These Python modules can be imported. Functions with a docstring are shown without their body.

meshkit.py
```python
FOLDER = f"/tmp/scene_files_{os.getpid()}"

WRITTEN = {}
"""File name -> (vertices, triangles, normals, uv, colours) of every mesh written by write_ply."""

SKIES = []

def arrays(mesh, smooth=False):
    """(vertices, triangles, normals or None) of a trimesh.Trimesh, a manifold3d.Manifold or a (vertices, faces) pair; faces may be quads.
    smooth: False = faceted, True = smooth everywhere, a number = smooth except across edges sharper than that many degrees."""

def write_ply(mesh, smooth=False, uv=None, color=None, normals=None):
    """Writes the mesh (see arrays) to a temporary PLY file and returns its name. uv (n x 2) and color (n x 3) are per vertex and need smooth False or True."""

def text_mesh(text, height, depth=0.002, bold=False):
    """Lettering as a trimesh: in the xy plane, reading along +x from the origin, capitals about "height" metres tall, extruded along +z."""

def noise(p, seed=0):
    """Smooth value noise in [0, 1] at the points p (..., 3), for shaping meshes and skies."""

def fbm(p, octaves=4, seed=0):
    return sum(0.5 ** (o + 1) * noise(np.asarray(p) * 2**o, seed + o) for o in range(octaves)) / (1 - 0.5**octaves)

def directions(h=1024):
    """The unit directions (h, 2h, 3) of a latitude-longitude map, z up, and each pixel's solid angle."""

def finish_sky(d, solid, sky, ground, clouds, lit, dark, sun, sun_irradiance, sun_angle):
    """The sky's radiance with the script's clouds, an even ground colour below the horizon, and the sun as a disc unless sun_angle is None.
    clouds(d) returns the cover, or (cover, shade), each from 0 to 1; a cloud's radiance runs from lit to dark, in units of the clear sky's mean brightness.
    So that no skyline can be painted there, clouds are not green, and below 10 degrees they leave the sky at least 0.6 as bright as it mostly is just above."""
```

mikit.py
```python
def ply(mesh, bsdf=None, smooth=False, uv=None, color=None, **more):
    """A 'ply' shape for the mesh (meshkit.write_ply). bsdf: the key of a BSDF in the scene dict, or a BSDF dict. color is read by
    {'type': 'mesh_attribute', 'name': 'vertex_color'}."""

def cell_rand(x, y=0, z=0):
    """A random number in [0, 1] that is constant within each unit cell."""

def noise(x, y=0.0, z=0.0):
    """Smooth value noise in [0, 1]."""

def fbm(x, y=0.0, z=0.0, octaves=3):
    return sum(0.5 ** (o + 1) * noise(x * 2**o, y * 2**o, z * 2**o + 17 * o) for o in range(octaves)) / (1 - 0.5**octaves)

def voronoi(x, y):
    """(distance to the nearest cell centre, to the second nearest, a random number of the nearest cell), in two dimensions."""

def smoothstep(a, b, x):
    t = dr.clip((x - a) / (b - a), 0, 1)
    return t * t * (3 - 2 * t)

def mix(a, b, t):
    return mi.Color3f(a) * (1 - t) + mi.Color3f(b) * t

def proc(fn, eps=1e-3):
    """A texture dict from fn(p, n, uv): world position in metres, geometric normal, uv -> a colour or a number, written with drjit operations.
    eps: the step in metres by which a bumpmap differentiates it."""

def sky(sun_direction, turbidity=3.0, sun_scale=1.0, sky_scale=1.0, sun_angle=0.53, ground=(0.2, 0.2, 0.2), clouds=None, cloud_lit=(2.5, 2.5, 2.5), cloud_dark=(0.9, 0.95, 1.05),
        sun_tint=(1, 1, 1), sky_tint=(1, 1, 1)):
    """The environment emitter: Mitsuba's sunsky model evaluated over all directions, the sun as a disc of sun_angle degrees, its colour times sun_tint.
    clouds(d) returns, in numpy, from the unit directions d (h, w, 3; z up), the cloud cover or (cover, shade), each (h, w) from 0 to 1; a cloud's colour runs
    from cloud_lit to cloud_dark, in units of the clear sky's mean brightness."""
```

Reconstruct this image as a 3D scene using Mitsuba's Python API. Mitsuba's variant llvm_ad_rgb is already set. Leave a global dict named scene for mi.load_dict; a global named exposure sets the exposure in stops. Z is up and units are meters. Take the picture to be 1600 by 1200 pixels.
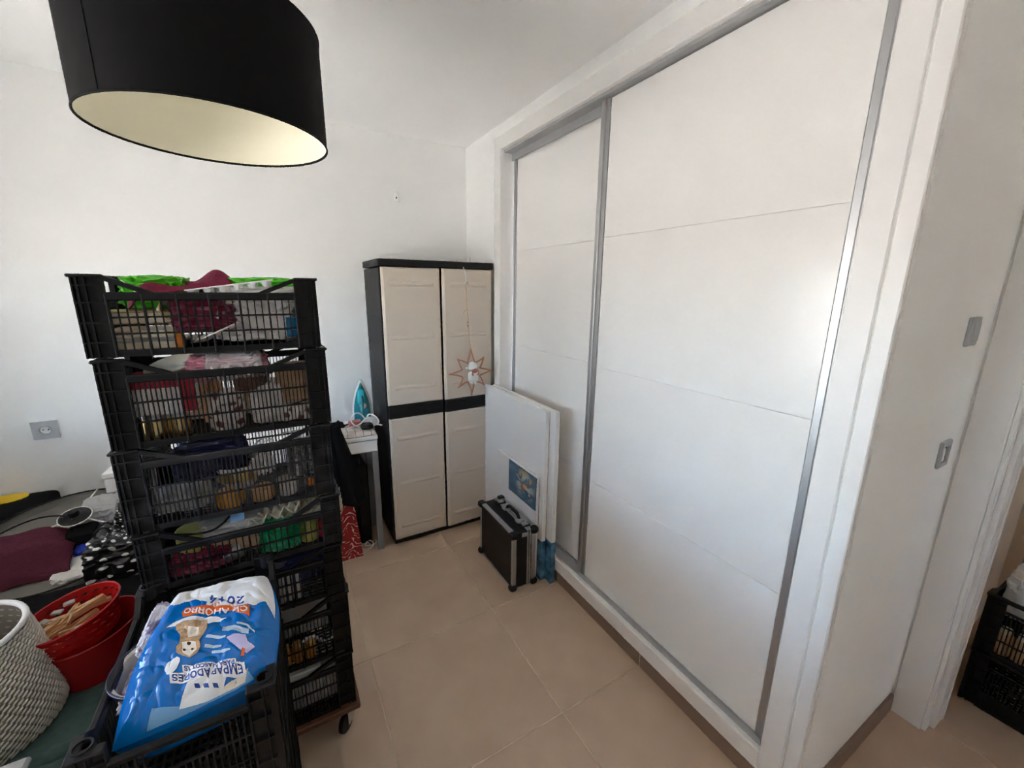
import math, random, numpy as np, trimesh, mitsuba as mi, drjit as dr
import mikit, meshkit as mk
from mikit import noise, fbm, smoothstep, mix, proc
import manifold3d as m3
from shapely.geometry import Polygon, Point, box as sbox, LineString
from shapely import affinity
from shapely.ops import unary_union

PI = math.pi
T = mi.ScalarTransform4f
scene, labels = {}, {}

# ------------------------------------------------------------------ camera, daylight, exposure
CAM = np.array([-1.22, -2.773, 1.592])
YAW, PITCH, ROLL, FPX = 0.522, 0.228, 0.011, 643.3
_f = np.array([math.cos(PITCH)*math.sin(YAW), math.cos(PITCH)*math.cos(YAW), -math.sin(PITCH)])
_r = np.array([math.cos(YAW), -math.sin(YAW), 0.0])
_u = np.cross(_r, _f)
_r, _u = math.cos(ROLL)*_r + math.sin(ROLL)*_u, -math.sin(ROLL)*_r + math.cos(ROLL)*_u
scene['camera'] = {'type': 'perspective', 'fov': 2*math.degrees(math.atan(800/FPX)), 'fov_axis': 'x', 'near_clip': 0.02, 'far_clip': 200,
                   'to_world': T().look_at(origin=CAM.tolist(), target=(CAM+_f).tolist(), up=_u.tolist())}
# hazy bright sky over pale sunlit ground, entering by the left window and the added hall slot
scene['sky'] = mikit.sky((0.6, 0.3, 0.75), turbidity=5.0, sun_scale=0.5, sky_scale=1.0, ground=(0.61, 0.58, 0.53), sky_tint=(0.97, 1.0, 0.985))
exposure = 6.3

# ------------------------------------------------------------------ materials
def rgb(*c): return {'type': 'rgb', 'value': list(c)}
def tw(b): return {'type': 'twosided', 'bsdf': b}
def mat(name, color, rough=0.5, spec=0.5, metallic=0.0, bump=None, **kw):
    col = rgb(*color) if isinstance(color, (tuple, list)) else color
    b = {'type': 'principled', 'base_color': col, 'roughness': rough, 'specular': spec, 'metallic': metallic, **kw}
    if bump is not None:
        b = {'type': 'bumpmap', 'bsdf': b, 'nested_texture': proc(bump[0], bump[2] if len(bump) > 2 else 1e-3), 'scale': bump[1]}
    scene[name] = tw(b)
    return name

def f_tile(p, n, uv):
    a = fbm(p.x*3.1, p.y*3.1, 0.3, octaves=4); b = fbm(p.x*11+5, p.y*11, 2.0, octaves=3)
    c = cell = mikit.cell_rand((p.x+0.408)/0.6+100, (p.y+1.183)/0.6+100)
    return mix((0.48, 0.342, 0.245), (0.64, 0.485, 0.365), dr.clip(a*0.9+b*0.35-0.18+(c-0.5)*0.1, 0, 1))
def f_wall(p, n, uv):
    return mix((0.845, 0.845, 0.835), (0.875, 0.875, 0.865), fbm(p.x*6, p.y*6, p.z*6, octaves=3))
def b_wall(p, n, uv):
    return fbm(p.x*60, p.y*60, p.z*60, octaves=3)
def f_black(p, n, uv):
    d = fbm(p.x*40, p.y*40, p.z*40, octaves=3)
    s = smoothstep(0.50, 0.75, fbm(p.x*9, p.y*9, p.z*14+7, octaves=2))
    return mix((0.0025, 0.0025, 0.0028), (0.010, 0.0098, 0.0096), d*0.5+0.45*s)
def f_dusty(p, n, uv):
    d = fbm(p.x*50, p.y*50, p.z*50, octaves=3)
    s = smoothstep(0.42, 0.7, fbm(p.x*12, p.y*12, p.z*20+7, octaves=2))
    return mix((0.004, 0.004, 0.0045), (0.032, 0.032, 0.034), d*0.35+0.55*s)
def f_fabric(c1, c2, s):
    def fn(p, n, uv): return mix(c1, c2, fbm(p.x*s, p.y*s, p.z*s, octaves=3))
    return fn
def b_weave(p, n, uv):
    return dr.sin(p.x*2600)*dr.sin((p.y+p.z)*2600)
def f_check(p, n, uv):
    a = dr.abs(dr.sin(uv.x*PI*5.5)); b = dr.abs(dr.sin(uv.y*PI*4.5))
    l = dr.maximum(1-smoothstep(0.05, 0.11, a), 1-smoothstep(0.05, 0.11, b))
    return mix((0.74, 0.69, 0.65), (0.06, 0.05, 0.05), l)
def f_dots(p, n, uv):
    u, v = uv.x*17, uv.y*12
    ru = dr.floor(v); uu = u + 0.5*(ru-2*dr.floor(ru/2))
    du, dv = uu-dr.floor(uu)-0.5, v-ru-0.5
    jx, jy = mikit.cell_rand(dr.floor(uu), ru, 3)*0.5-0.25, mikit.cell_rand(dr.floor(uu), ru, 4)*0.4-0.2
    d = dr.sqrt(dr.square((du-jx)*0.75)+dr.square(dv-jy))
    return mix((0.008, 0.008, 0.009), (0.75, 0.78, 0.76), 1-smoothstep(0.13, 0.19, d))
def f_script(p, n, uv):
    w = fbm(p.x*30, p.y*30, p.z*30, octaves=2)
    a = dr.abs(dr.sin(p.z*85+dr.sin((p.x+p.y)*70)*1.8+w*7)); b = noise(p.x*55+3, p.y*55, p.z*38)
    return mix((0.27, 0.012, 0.012), (0.66, 0.55, 0.5), (1-smoothstep(0.26, 0.42, a))*smoothstep(0.34, 0.48, b))
def f_wood(p, n, uv):
    g = noise(p.x*20, p.y*20, p.z*90)
    return mix((0.36, 0.22, 0.12), (0.50, 0.33, 0.19), g)
def f_knit(p, n, uv):
    return mix((0.02, 0.02, 0.022), (0.22, 0.22, 0.22), noise(p.x*260, p.y*260, p.z*260))
def f_photo(p, n, uv):      # the flat print of the label: flowers before a blue ground
    a = fbm(uv.x*5, uv.y*5, 1.0, octaves=3); b = fbm(uv.x*9+4, uv.y*9, 4.0, octaves=3)
    base = mix((0.03, 0.09, 0.16), (0.10, 0.20, 0.28), a)
    m = (1-smoothstep(0.16, 0.42, dr.sqrt(dr.square(uv.x-0.62)+dr.square((uv.y-0.52)*0.75))))
    base = mix(base, (0.42, 0.46, 0.42), m*smoothstep(0.35, 0.6, b))
    base = mix(base, (0.62, 0.34, 0.05), m*smoothstep(0.55, 0.7, noise(uv.x*10, uv.y*10, 9.0)))
    return mix(base, (0.55, 0.06, 0.04), (1-smoothstep(0.03, 0.07, dr.sqrt(dr.square(uv.x-0.55)+dr.square(uv.y-0.42)))))
def f_wrapprint(p, n, uv):
    a = fbm(p.x*25, p.y*25, p.z*22, octaves=3)
    return mix((0.02, 0.06, 0.11), (0.08, 0.21, 0.33), smoothstep(0.3, 0.75, a))
def f_basketfill(p, n, uv):
    return mix((0.55, 0.5, 0.46), (0.72, 0.68, 0.66), fbm(p.x*30, p.y*30, p.z*30, octaves=3))
def f_floral(p, n, uv):
    a = smoothstep(0.5, 0.62, fbm(p.x*45, p.y*45, p.z*45, octaves=3))
    return mix((0.78, 0.76, 0.8), (0.30, 0.26, 0.36), a)
def f_doodle(p, n, uv):
    a = smoothstep(0.56, 0.66, fbm(p.x*55, p.y*55, p.z*55, octaves=2))
    return mix((0.74, 0.71, 0.68), (0.16, 0.05, 0.06), a)
def f_fur(p, n, uv):
    return mix((0.30, 0.16, 0.07), (0.60, 0.42, 0.26), fbm(p.x*160, p.y*160, p.z*160, octaves=3))

mat('m_wall', proc(f_wall), 0.85, 0.2)
mat('m_ceiling', (0.86, 0.857, 0.85), 0.9, 0.1)
mat('m_hallwall', (0.70, 0.59, 0.45), 0.8, 0.2)
mat('m_added_roof', (0.16, 0.155, 0.15), 0.9, 0.1)  # for the unseen roof added outside the window
mat('m_rearwall', (0.74, 0.72, 0.69), 0.85, 0.2)
mat('m_tile', proc(f_tile), 0.42, 0.4)
mat('m_grout', (0.62, 0.50, 0.39), 0.9, 0.1)
mat('m_skirt', (0.235, 0.165, 0.122), 0.4, 0.4)
mat('m_lacquer', (0.82, 0.81, 0.79), 0.24, 0.5)
mat('m_paintwood', (0.79, 0.78, 0.765), 0.42, 0.5)
mat('m_alu', (0.50, 0.50, 0.51), 0.42, 0.5, 1.0)
mat('m_steel', (0.55, 0.55, 0.56), 0.28, 0.5, 1.0)
mat('m_black', proc(f_black), 0.4, 0.2)
mat('m_dusty', proc(f_dusty), 0.42, 0.25)
mat('m_blackplain', (0.005, 0.005, 0.0055), 0.45, 0.3)
mat('m_cabblack', (0.008, 0.0077, 0.008), 0.5, 0.25)
mat('m_beige', (0.62, 0.545, 0.465), 0.5, 0.4)
mat('m_shade', (0.004, 0.004, 0.0045), 0.9, 0.15, sheen=0.3)
mat('m_lining', (0.78, 0.74, 0.60), 0.6, 0.3)
mat('m_grey', (0.36, 0.365, 0.37), 0.45, 0.5)
mat('m_deskleg', (0.22, 0.225, 0.23), 0.4, 0.5)
mat('m_plateg', (0.42, 0.44, 0.46), 0.42, 0.5)
mat('m_white', (0.78, 0.78, 0.77), 0.4, 0.5)
mat('m_whitegloss', (0.80, 0.80, 0.80), 0.2, 0.5)
mat('m_canvas', (0.76, 0.755, 0.745), 0.75, 0.25, bump=(b_weave, 0.0002, 3e-4))
mat('m_film', (0.74, 0.745, 0.75), 0.16, 0.5)
mat('m_wrapprint', proc(f_wrapprint), 0.18, 0.6)
mat('m_photo', proc(f_photo), 0.2, 0.5)
mat('m_bed', proc(f_fabric((0.055, 0.095, 0.088), (0.085, 0.135, 0.124), 90.0)), 0.9, 0.1)
mat('m_teal', (0.02, 0.235, 0.285), 0.22, 0.5)
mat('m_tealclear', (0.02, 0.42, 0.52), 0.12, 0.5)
mat('m_red', (0.42, 0.012, 0.012), 0.35, 0.5)
mat('m_reddark', (0.30, 0.008, 0.010), 0.38, 0.5)
mat('m_pin', (0.62, 0.38, 0.19), 0.6, 0.3)
mat('m_wood', proc(f_wood), 0.6, 0.3)
mat('m_rattan', (0.50, 0.26, 0.16), 0.6, 0.3)
mat('m_burgundy', proc(f_fabric((0.135, 0.015, 0.036), (0.20, 0.027, 0.058), 120.0)), 0.9, 0.1, sheen=0.5)
mat('m_plum', proc(f_fabric((0.070, 0.018, 0.031), (0.11, 0.032, 0.050), 160.0)), 0.95, 0.1)
mat('m_lime', (0.10, 0.50, 0.03), 0.3, 0.5)
mat('m_emerald', (0.006, 0.20, 0.075), 0.18, 0.6)
mat('m_bagwhite', (0.68, 0.67, 0.655), 0.28, 0.5)
mat('m_baggrey', (0.30, 0.30, 0.30), 0.25, 0.5)
mat('m_bagpink', (0.56, 0.25, 0.31), 0.15, 0.6)
mat('m_bagwine', (0.16, 0.02, 0.045), 0.2, 0.5)
mat('m_blue', (0.001, 0.135, 0.47), 0.13, 0.5)
mat('m_bluepale', (0.16, 0.36, 0.62), 0.24, 0.5)
mat('m_navy', (0.012, 0.016, 0.065), 0.5, 0.4)
mat('m_navyenamel', (0.008, 0.010, 0.05), 0.12, 0.6)
mat('m_cobalt', (0.02, 0.05, 0.42), 0.5, 0.3)
mat('m_cream', (0.68, 0.62, 0.50), 0.35, 0.4)
mat('m_card', (0.40, 0.27, 0.17), 0.8, 0.2)
mat('m_eggbox', (0.50, 0.455, 0.36), 0.9, 0.1)
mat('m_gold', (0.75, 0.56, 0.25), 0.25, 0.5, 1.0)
mat('m_yellow', (0.78, 0.52, 0.02), 0.6, 0.3)
mat('m_amber', (0.55, 0.25, 0.04), 0.3, 0.5)
mat('m_olive', (0.36, 0.35, 0.10), 0.4, 0.4)
mat('m_porcelain', (0.72, 0.70, 0.68), 0.15, 0.5)
mat('m_orange', (0.68, 0.20, 0.02), 0.4, 0.4)
mat('m_bluebox', (0.02, 0.17, 0.36), 0.4, 0.4)
mat('m_redcard', (0.42, 0.02, 0.04), 0.5, 0.4)
mat('m_brown', (0.10, 0.045, 0.025), 0.5, 0.4)
mat('m_darkcloth', (0.007, 0.007, 0.008), 0.95, 0.1)
mat('m_knit', proc(f_knit), 0.9, 0.2)
mat('m_check', proc(f_check), 0.95, 0.1)
mat('m_dots', proc(f_dots), 0.22, 0.4)
mat('m_script', proc(f_script), 0.45, 0.4)
mat('m_floral', proc(f_floral), 0.4, 0.4)
mat('m_doodle', proc(f_doodle), 0.3, 0.5)
mat('m_fill', proc(f_basketfill), 0.8, 0.2)
mat('m_paper', (0.66, 0.60, 0.46), 0.7, 0.2)
mat('m_pinkcloth', (0.55, 0.20, 0.22), 0.7, 0.2)
mat('m_bin', (0.66, 0.62, 0.555), 0.38, 0.5)
mat('m_bingapshade', (0.23, 0.21, 0.18), 0.7, 0.2)  # bin plastic made darker: shade of the weave gaps put into the colour
mat('m_pr_strip', (0.45, 0.58, 0.70), 0.2, 0.5)
mat('m_pr_white', (0.78, 0.80, 0.82), 0.2, 0.5)
mat('m_pr_orange', (0.72, 0.13, 0.03), 0.2, 0.5)
mat('m_pr_navy', (0.01, 0.05, 0.28), 0.2, 0.5)
mat('m_pr_fur', proc(f_fur), 0.25, 0.5)
mat('m_pr_tan', (0.60, 0.36, 0.18), 0.25, 0.5)
mat('m_pr_cream', (0.80, 0.72, 0.62), 0.25, 0.5)
mat('m_pr_dark', (0.05, 0.025, 0.02), 0.25, 0.5)
mat('m_pr_lilac', (0.48, 0.44, 0.66), 0.2, 0.5)
mat('m_sky', (0.30, 0.52, 0.80), 0.2, 0.5)
scene['m_net'] = {'type': 'mask', 'opacity': 0.85, 'bsdf': tw({'type': 'diffuse', 'reflectance': rgb(0.21, 0.205, 0.185)})}
scene['m_veil'] = {'type': 'mask', 'opacity': 0.72, 'bsdf': tw({'type': 'principled', 'base_color': rgb(0.5, 0.5, 0.5), 'roughness': 0.3})}
scene['m_clear'] = {'type': 'blendbsdf', 'weight': 0.45, 'a': {'type': 'thindielectric', 'int_ior': 1.4}, 'b': tw({'type': 'principled', 'base_color': rgb(0.6, 0.6, 0.6), 'roughness': 0.15})}

# ------------------------------------------------------------------ naming helpers
def numbered(name, used=set()):
    k, i = name, 0
    while k in used:
        i += 1; k = f'{name}_{i:03d}'
    used.add(k)
    return k
def add(name, mesh, m, parent=None, smooth=False, label=None, uv=None, kind=None, to_world=None):
    key = numbered(f'{parent}__{name}' if parent else name)
    d = dict(mesh) if isinstance(mesh, dict) else mikit.ply(mesh, m, smooth=smooth, uv=uv)
    if isinstance(mesh, dict): d['bsdf'] = {'type': 'ref', 'id': m}
    if to_world is not None: d['to_world'] = to_world
    scene[key] = d
    if label or kind:
        labels[key] = {}
        if label: labels[key]['label'] = label
        if kind: labels[key]['kind'] = kind
    return key
def thing(name, label, cat, group=None):
    key = numbered(name)
    labels[key] = {'label': label, 'category': cat}
    if group: labels[key]['group'] = group
    return key
def single(name, mesh, m, label, cat, smooth=False, group=None, uv=None, kind=None):
    key = add(name, mesh, m, None, smooth, uv=uv)
    labels[key] = {'label': label, 'category': cat}
    if group: labels[key]['group'] = group
    if kind: labels[key]['kind'] = kind
    return key
def struct(name, mesh, m, parent=None, smooth=False, label=None):
    key = add(name, mesh, m, parent, smooth)
    if not parent:
        labels[key] = {'kind': 'structure'}
        if label: labels[key]['label'] = label
    return key

# ------------------------------------------------------------------ mesh helpers
_BF = np.array([[0,2,3],[0,3,1],[4,5,7],[4,7,6],[0,1,5],[0,5,4],[2,6,7],[2,7,3],[0,4,6],[0,6,2],[1,3,7],[1,7,5]])
def boxes(bs):
    """Many axis-aligned boxes (x0,x1,y0,y1,z0,z1) as one mesh."""
    bs = np.asarray(bs, float).reshape(-1, 6)
    v = np.stack([np.stack([bs[:, 0+i], bs[:, 2+j], bs[:, 4+k]], -1) for i in (0, 1) for j in (0, 1) for k in (0, 1)], 1)
    f = _BF[None]+(np.arange(len(bs))*8)[:, None, None]
    return trimesh.Trimesh(v.reshape(-1, 3), f.reshape(-1, 3), process=False)
def bx(x0, x1, y0, y1, z0, z1): return boxes([(min(x0,x1), max(x0,x1), min(y0,y1), max(y0,y1), min(z0,z1), max(z0,z1))])
def cbox(x0, x1, y0, y1, z0, z1, c=0.004):
    """A box with chamfered edges."""
    x0, x1, y0, y1, z0, z1 = min(x0,x1), max(x0,x1), min(y0,y1), max(y0,y1), min(z0,z1), max(z0,z1)
    c = min(c, (x1-x0)*.45, (y1-y0)*.45, (z1-z0)*.45)
    P = []
    for a, b, d in ((c, 0, 0), (0, c, 0), (0, 0, c)):
        cx, cy, cz = (0 if a else c), (0 if b else c), (0 if d else c)
        P += [(x, y, z) for x in (x0+cx, x1-cx) for y in (y0+cy, y1-cy) for z in (z0+cz, z1-cz)]
    return trimesh.convex.convex_hull(np.array(P))
def rbox(x0, x1, y0, y1, z0, z1, r=0.01, seg=12):
    """A box with round edges."""
    x0, x1, y0, y1, z0, z1 = min(x0,x1), max(x0,x1), min(y0,y1), max(y0,y1), min(z0,z1), max(z0,z1)
    r = min(r, (x1-x0)*.49, (y1-y0)*.49, (z1-z0)*.49)
    s = m3.Manifold.sphere(r, seg)
    h = m3.Manifold.batch_hull([s.translate((x, y, z)) for x in (x0+r, x1-r) for y in (y0+r, y1-r) for z in (z0+r, z1-r)])
    return tm(h)
def tm(m):
    q = m.to_mesh()
    return trimesh.Trimesh(np.array(q.vert_properties[:, :3], float), np.array(q.tri_verts), process=False)
def cat(*ms):
    ms = [m for q in ms for m in (q if isinstance(q, (list, tuple)) else [q])]
    v = np.vstack([m.vertices for m in ms]); n = np.cumsum([0]+[len(m.vertices) for m in ms])
    return trimesh.Trimesh(v, np.vstack([m.faces+k for m, k in zip(ms, n)]), process=False)
def mv(m, t=(0,0,0), rz=0, rx=0, ry=0, s=None):
    v = np.array(m.vertices, float)
    if s is not None: v = v*np.asarray(s)
    for ang, (i, j) in ((rx, (1, 2)), (ry, (2, 0)), (rz, (0, 1))):
        if ang:
            c, q = math.cos(ang), math.sin(ang); a, b = v[:, i].copy(), v[:, j].copy()
            v[:, i], v[:, j] = a*c-b*q, a*q+b*c
    return trimesh.Trimesh(v+np.asarray(t, float), m.faces, process=False)
def tube(pts, r, sides=8, closed=False, cap=True):
    p = np.asarray(pts, float); n = len(p)
    t = (np.roll(p, -1, 0)-np.roll(p, 1, 0)) if closed else np.gradient(p, axis=0)
    t /= np.linalg.norm(t, axis=1, keepdims=True)+1e-12
    a = np.zeros_like(p); ref = np.array([0, 0, 1.0]) if abs(t[0, 2]) < 0.9 else np.array([1.0, 0, 0])
    for i in range(n):
        x = np.cross(t[i], ref); L = np.linalg.norm(x)
        a[i] = x/L if L > 1e-6 else a[i-1]
        ref = np.cross(a[i], t[i])
    b = np.cross(t, a); ang = np.arange(sides)*2*PI/sides
    rr = np.broadcast_to(r, (n,))
    v = p[:, None]+rr[:, None, None]*(np.cos(ang)[None, :, None]*a[:, None]+np.sin(ang)[None, :, None]*b[:, None])
    F = []
    for i in range(n if closed else n-1):
        k = (i+1) % n
        for j in range(sides):
            l = (j+1) % sides
            F += [(i*sides+j, k*sides+l, k*sides+j), (i*sides+j, i*sides+l, k*sides+l)]
    v = v.reshape(-1, 3)
    if cap and not closed:
        v = np.vstack([v, p[:1], p[-1:]]); c0, c1 = len(v)-2, len(v)-1
        for j in range(sides):
            l = (j+1) % sides
            F += [(c0, l, j), (c1, (n-1)*sides+j, (n-1)*sides+l)]
    return trimesh.Trimesh(v, np.array(F), process=False)
def spline(pts, n=40, closed=False):
    from scipy.interpolate import CubicSpline
    p = np.asarray(pts, float)
    if closed: p = np.vstack([p, p[:1]])
    d = np.r_[0, np.cumsum(np.linalg.norm(np.diff(p, axis=0), axis=1)+1e-6)]
    s = np.linspace(0, d[-1], n, endpoint=not closed)
    return CubicSpline(d, p, bc_type='periodic' if closed else 'natural')(s)
def lathe(prof, seg=32, sx=1.0, sy=1.0):
    """A surface of revolution about z from (radius, z) points."""
    p = np.asarray(prof, float); a = np.arange(seg)*2*PI/seg
    v = np.stack([p[:, None, 0]*np.cos(a)*sx, p[:, None, 0]*np.sin(a)*sy, np.broadcast_to(p[:, None, 1], (len(p), seg))], -1).reshape(-1, 3)
    i, j = np.meshgrid(np.arange(len(p)-1), np.arange(seg), indexing='ij'); k = (j+1) % seg
    q = np.stack([i*seg+j, i*seg+k, (i+1)*seg+k, (i+1)*seg+j], -1).reshape(-1, 4)
    f = np.vstack([q[:, [0, 1, 2]], q[:, [0, 2, 3]]])
    v2 = v[f]; ar = np.linalg.norm(np.cross(v2[:, 1]-v2[:, 0], v2[:, 2]-v2[:, 0]), axis=1)
    return trimesh.Trimesh(v, f[ar > 1e-12], process=False)
def grid(fn, nu, nv, uvs=False):
    """A sheet from fn(u, v) -> (..., 3), u and v from 0 to 1."""
    u, v = np.meshgrid(np.linspace(0, 1, nu), np.linspace(0, 1, nv), indexing='ij')
    P = fn(u, v).reshape(-1, 3)
    i, j = np.meshgrid(np.arange(nu-1), np.arange(nv-1), indexing='ij')
    q = np.stack([i*nv+j, (i+1)*nv+j, (i+1)*nv+j+1, i*nv+j+1], -1).reshape(-1, 4)
    m = trimesh.Trimesh(P, np.vstack([q[:, [0, 1, 2]], q[:, [0, 2, 3]]]), process=False)
    return (m, np.stack([u, v], -1).reshape(-1, 2)) if uvs else m
def thick(fn, nu, nv, t):
    """A sheet with thickness t, closed along its edges."""
    a = grid(fn, nu, nv); a.fix_normals() if False else None
    n = mk.arrays(a, True)[2]
    v = np.vstack([a.vertices, np.array(a.vertices)-n*t]); N = len(a.vertices)
    idx = np.arange(N).reshape(nu, nv)
    ring = np.r_[idx[:, 0], idx[-1, 1:], idx[-2::-1, -1], idx[0, -2:0:-1]]
    r2 = np.roll(ring, -1)
    F = np.vstack([a.faces, a.faces[:, ::-1]+N, np.stack([ring, ring+N, r2+N], 1), np.stack([ring, r2+N, r2], 1)])
    return trimesh.Trimesh(v, F, process=False)
def extr(poly, h, z0=0.0):
    g = list(getattr(poly, 'geoms', [poly]))
    m = cat([trimesh.creation.extrude_polygon(q, h, engine='earcut') for q in g if q.area > 1e-10])
    m.apply_translation((0, 0, z0)); return m
def blob(size, seed=0, amp=0.16, freq=3.0, sharp=True, sub=4, power=0.6, flat=None):
    """A crumpled bag or a bundle: a rounded box with folds."""
    m = trimesh.creation.icosphere(subdivisions=sub)
    d = np.array(m.vertices)
    s = np.sign(d)*np.abs(d)**power
    s /= np.max(np.abs(s), axis=1, keepdims=True)**0.55
    n1 = mk.fbm(d*freq+seed*7.3, 4, seed)
    f = 1-np.abs(2*n1-1)*2 if sharp else (n1-0.5)*2
    n2 = mk.fbm(d*freq*2.3+seed*3.1+9, 3, seed+5)
    r = 1+amp*f+amp*0.6*(n2-0.5)*2
    v = s*r[:, None]*np.asarray(size)/2/1.05
    if flat is not None: v[:, 2] = np.maximum(v[:, 2], flat)
    return trimesh.Trimesh(v, m.faces, process=False)
def ring_mesh(R, r, seg=48, sides=8, sx=1, sy=1):
    a = np.arange(seg)*2*PI/seg
    return tube(np.stack([R*sx*np.cos(a), R*sy*np.sin(a), 0*a], 1), r, sides, closed=True)
def disc_poly(x, y, r, n=32): return Point(x, y).buffer(r, n//4)
# ------------------------------------------------------------------ the room
H = 2.493
XL, YR = -2.62, -3.25          # left wall, rear wall
XD, YA = 0.73, -2.394          # wall with the doorway, alcove wall
HX, HY0, HY1 = 1.95, -2.42, -4.6  # hallway
floor_key = struct('floor', bx(XL-.1, HX+.1, HY1, .1, -.06, -.0012), 'm_grout')
g = 0.0016
for ix in range(-4, 5):
    for iy in range(-6, 3):
        x0, x1, y0, y1 = -.408+.6*ix, -.408+.6*(ix+1), -1.183+.6*iy, -1.183+.6*(iy+1)
        x0, x1, y0, y1 = max(x0, XL), min(x1, HX), max(y0, HY1), min(y1, 0)
        if x1-x0 < .03 or y1-y0 < .03: continue
        if y0 > YA-.02 and x0 > 0: continue
        add('tile', cbox(x0+g, x1-g, y0+g, y1-g, -.012, 0, .0012), 'm_tile', floor_key)
struct('ceiling', bx(XL-.1, HX+.1, HY1, .1, H, H+.1), 'm_ceiling')
struct('wall_back', bx(XL-.1, .02, 0, .1, 0, H), 'm_wall')
# left wall with the window; the shutter is half let down
WY0, WY1, WZ0, WZ1 = -2.36, -.86, .94, 1.80
struct('wall_left', cat(bx(XL-.12, XL, HY1+1.3, WY0, 0, H), bx(XL-.12, XL, WY1, .02, 0, H), bx(XL-.12, XL, WY0, WY1, 0, WZ0), bx(XL-.12, XL, WY0, WY1, WZ1, H)), 'm_wall')
wk = struct('window_1', cat(bx(XL-.09, XL-.04, WY0, WY0+.05, WZ0, WZ1), bx(XL-.09, XL-.04, WY1-.05, WY1, WZ0, WZ1), bx(XL-.09, XL-.04, WY0, WY1, WZ0, WZ0+.05),
            bx(XL-.09, XL-.04, WY0, WY1, WZ1-.05, WZ1)), 'm_paintwood')
struct('wall_rear', bx(XL-.1, XD+.1, YR-.1, YR, 0, H), 'm_rearwall')
# unseen low roof added outside to keep the high sky out of the room
struct('ceiling_added', bx(-6.1, XL-.14, -6.0, 3.0, 2.22, 2.3), 'm_added_roof')
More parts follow.
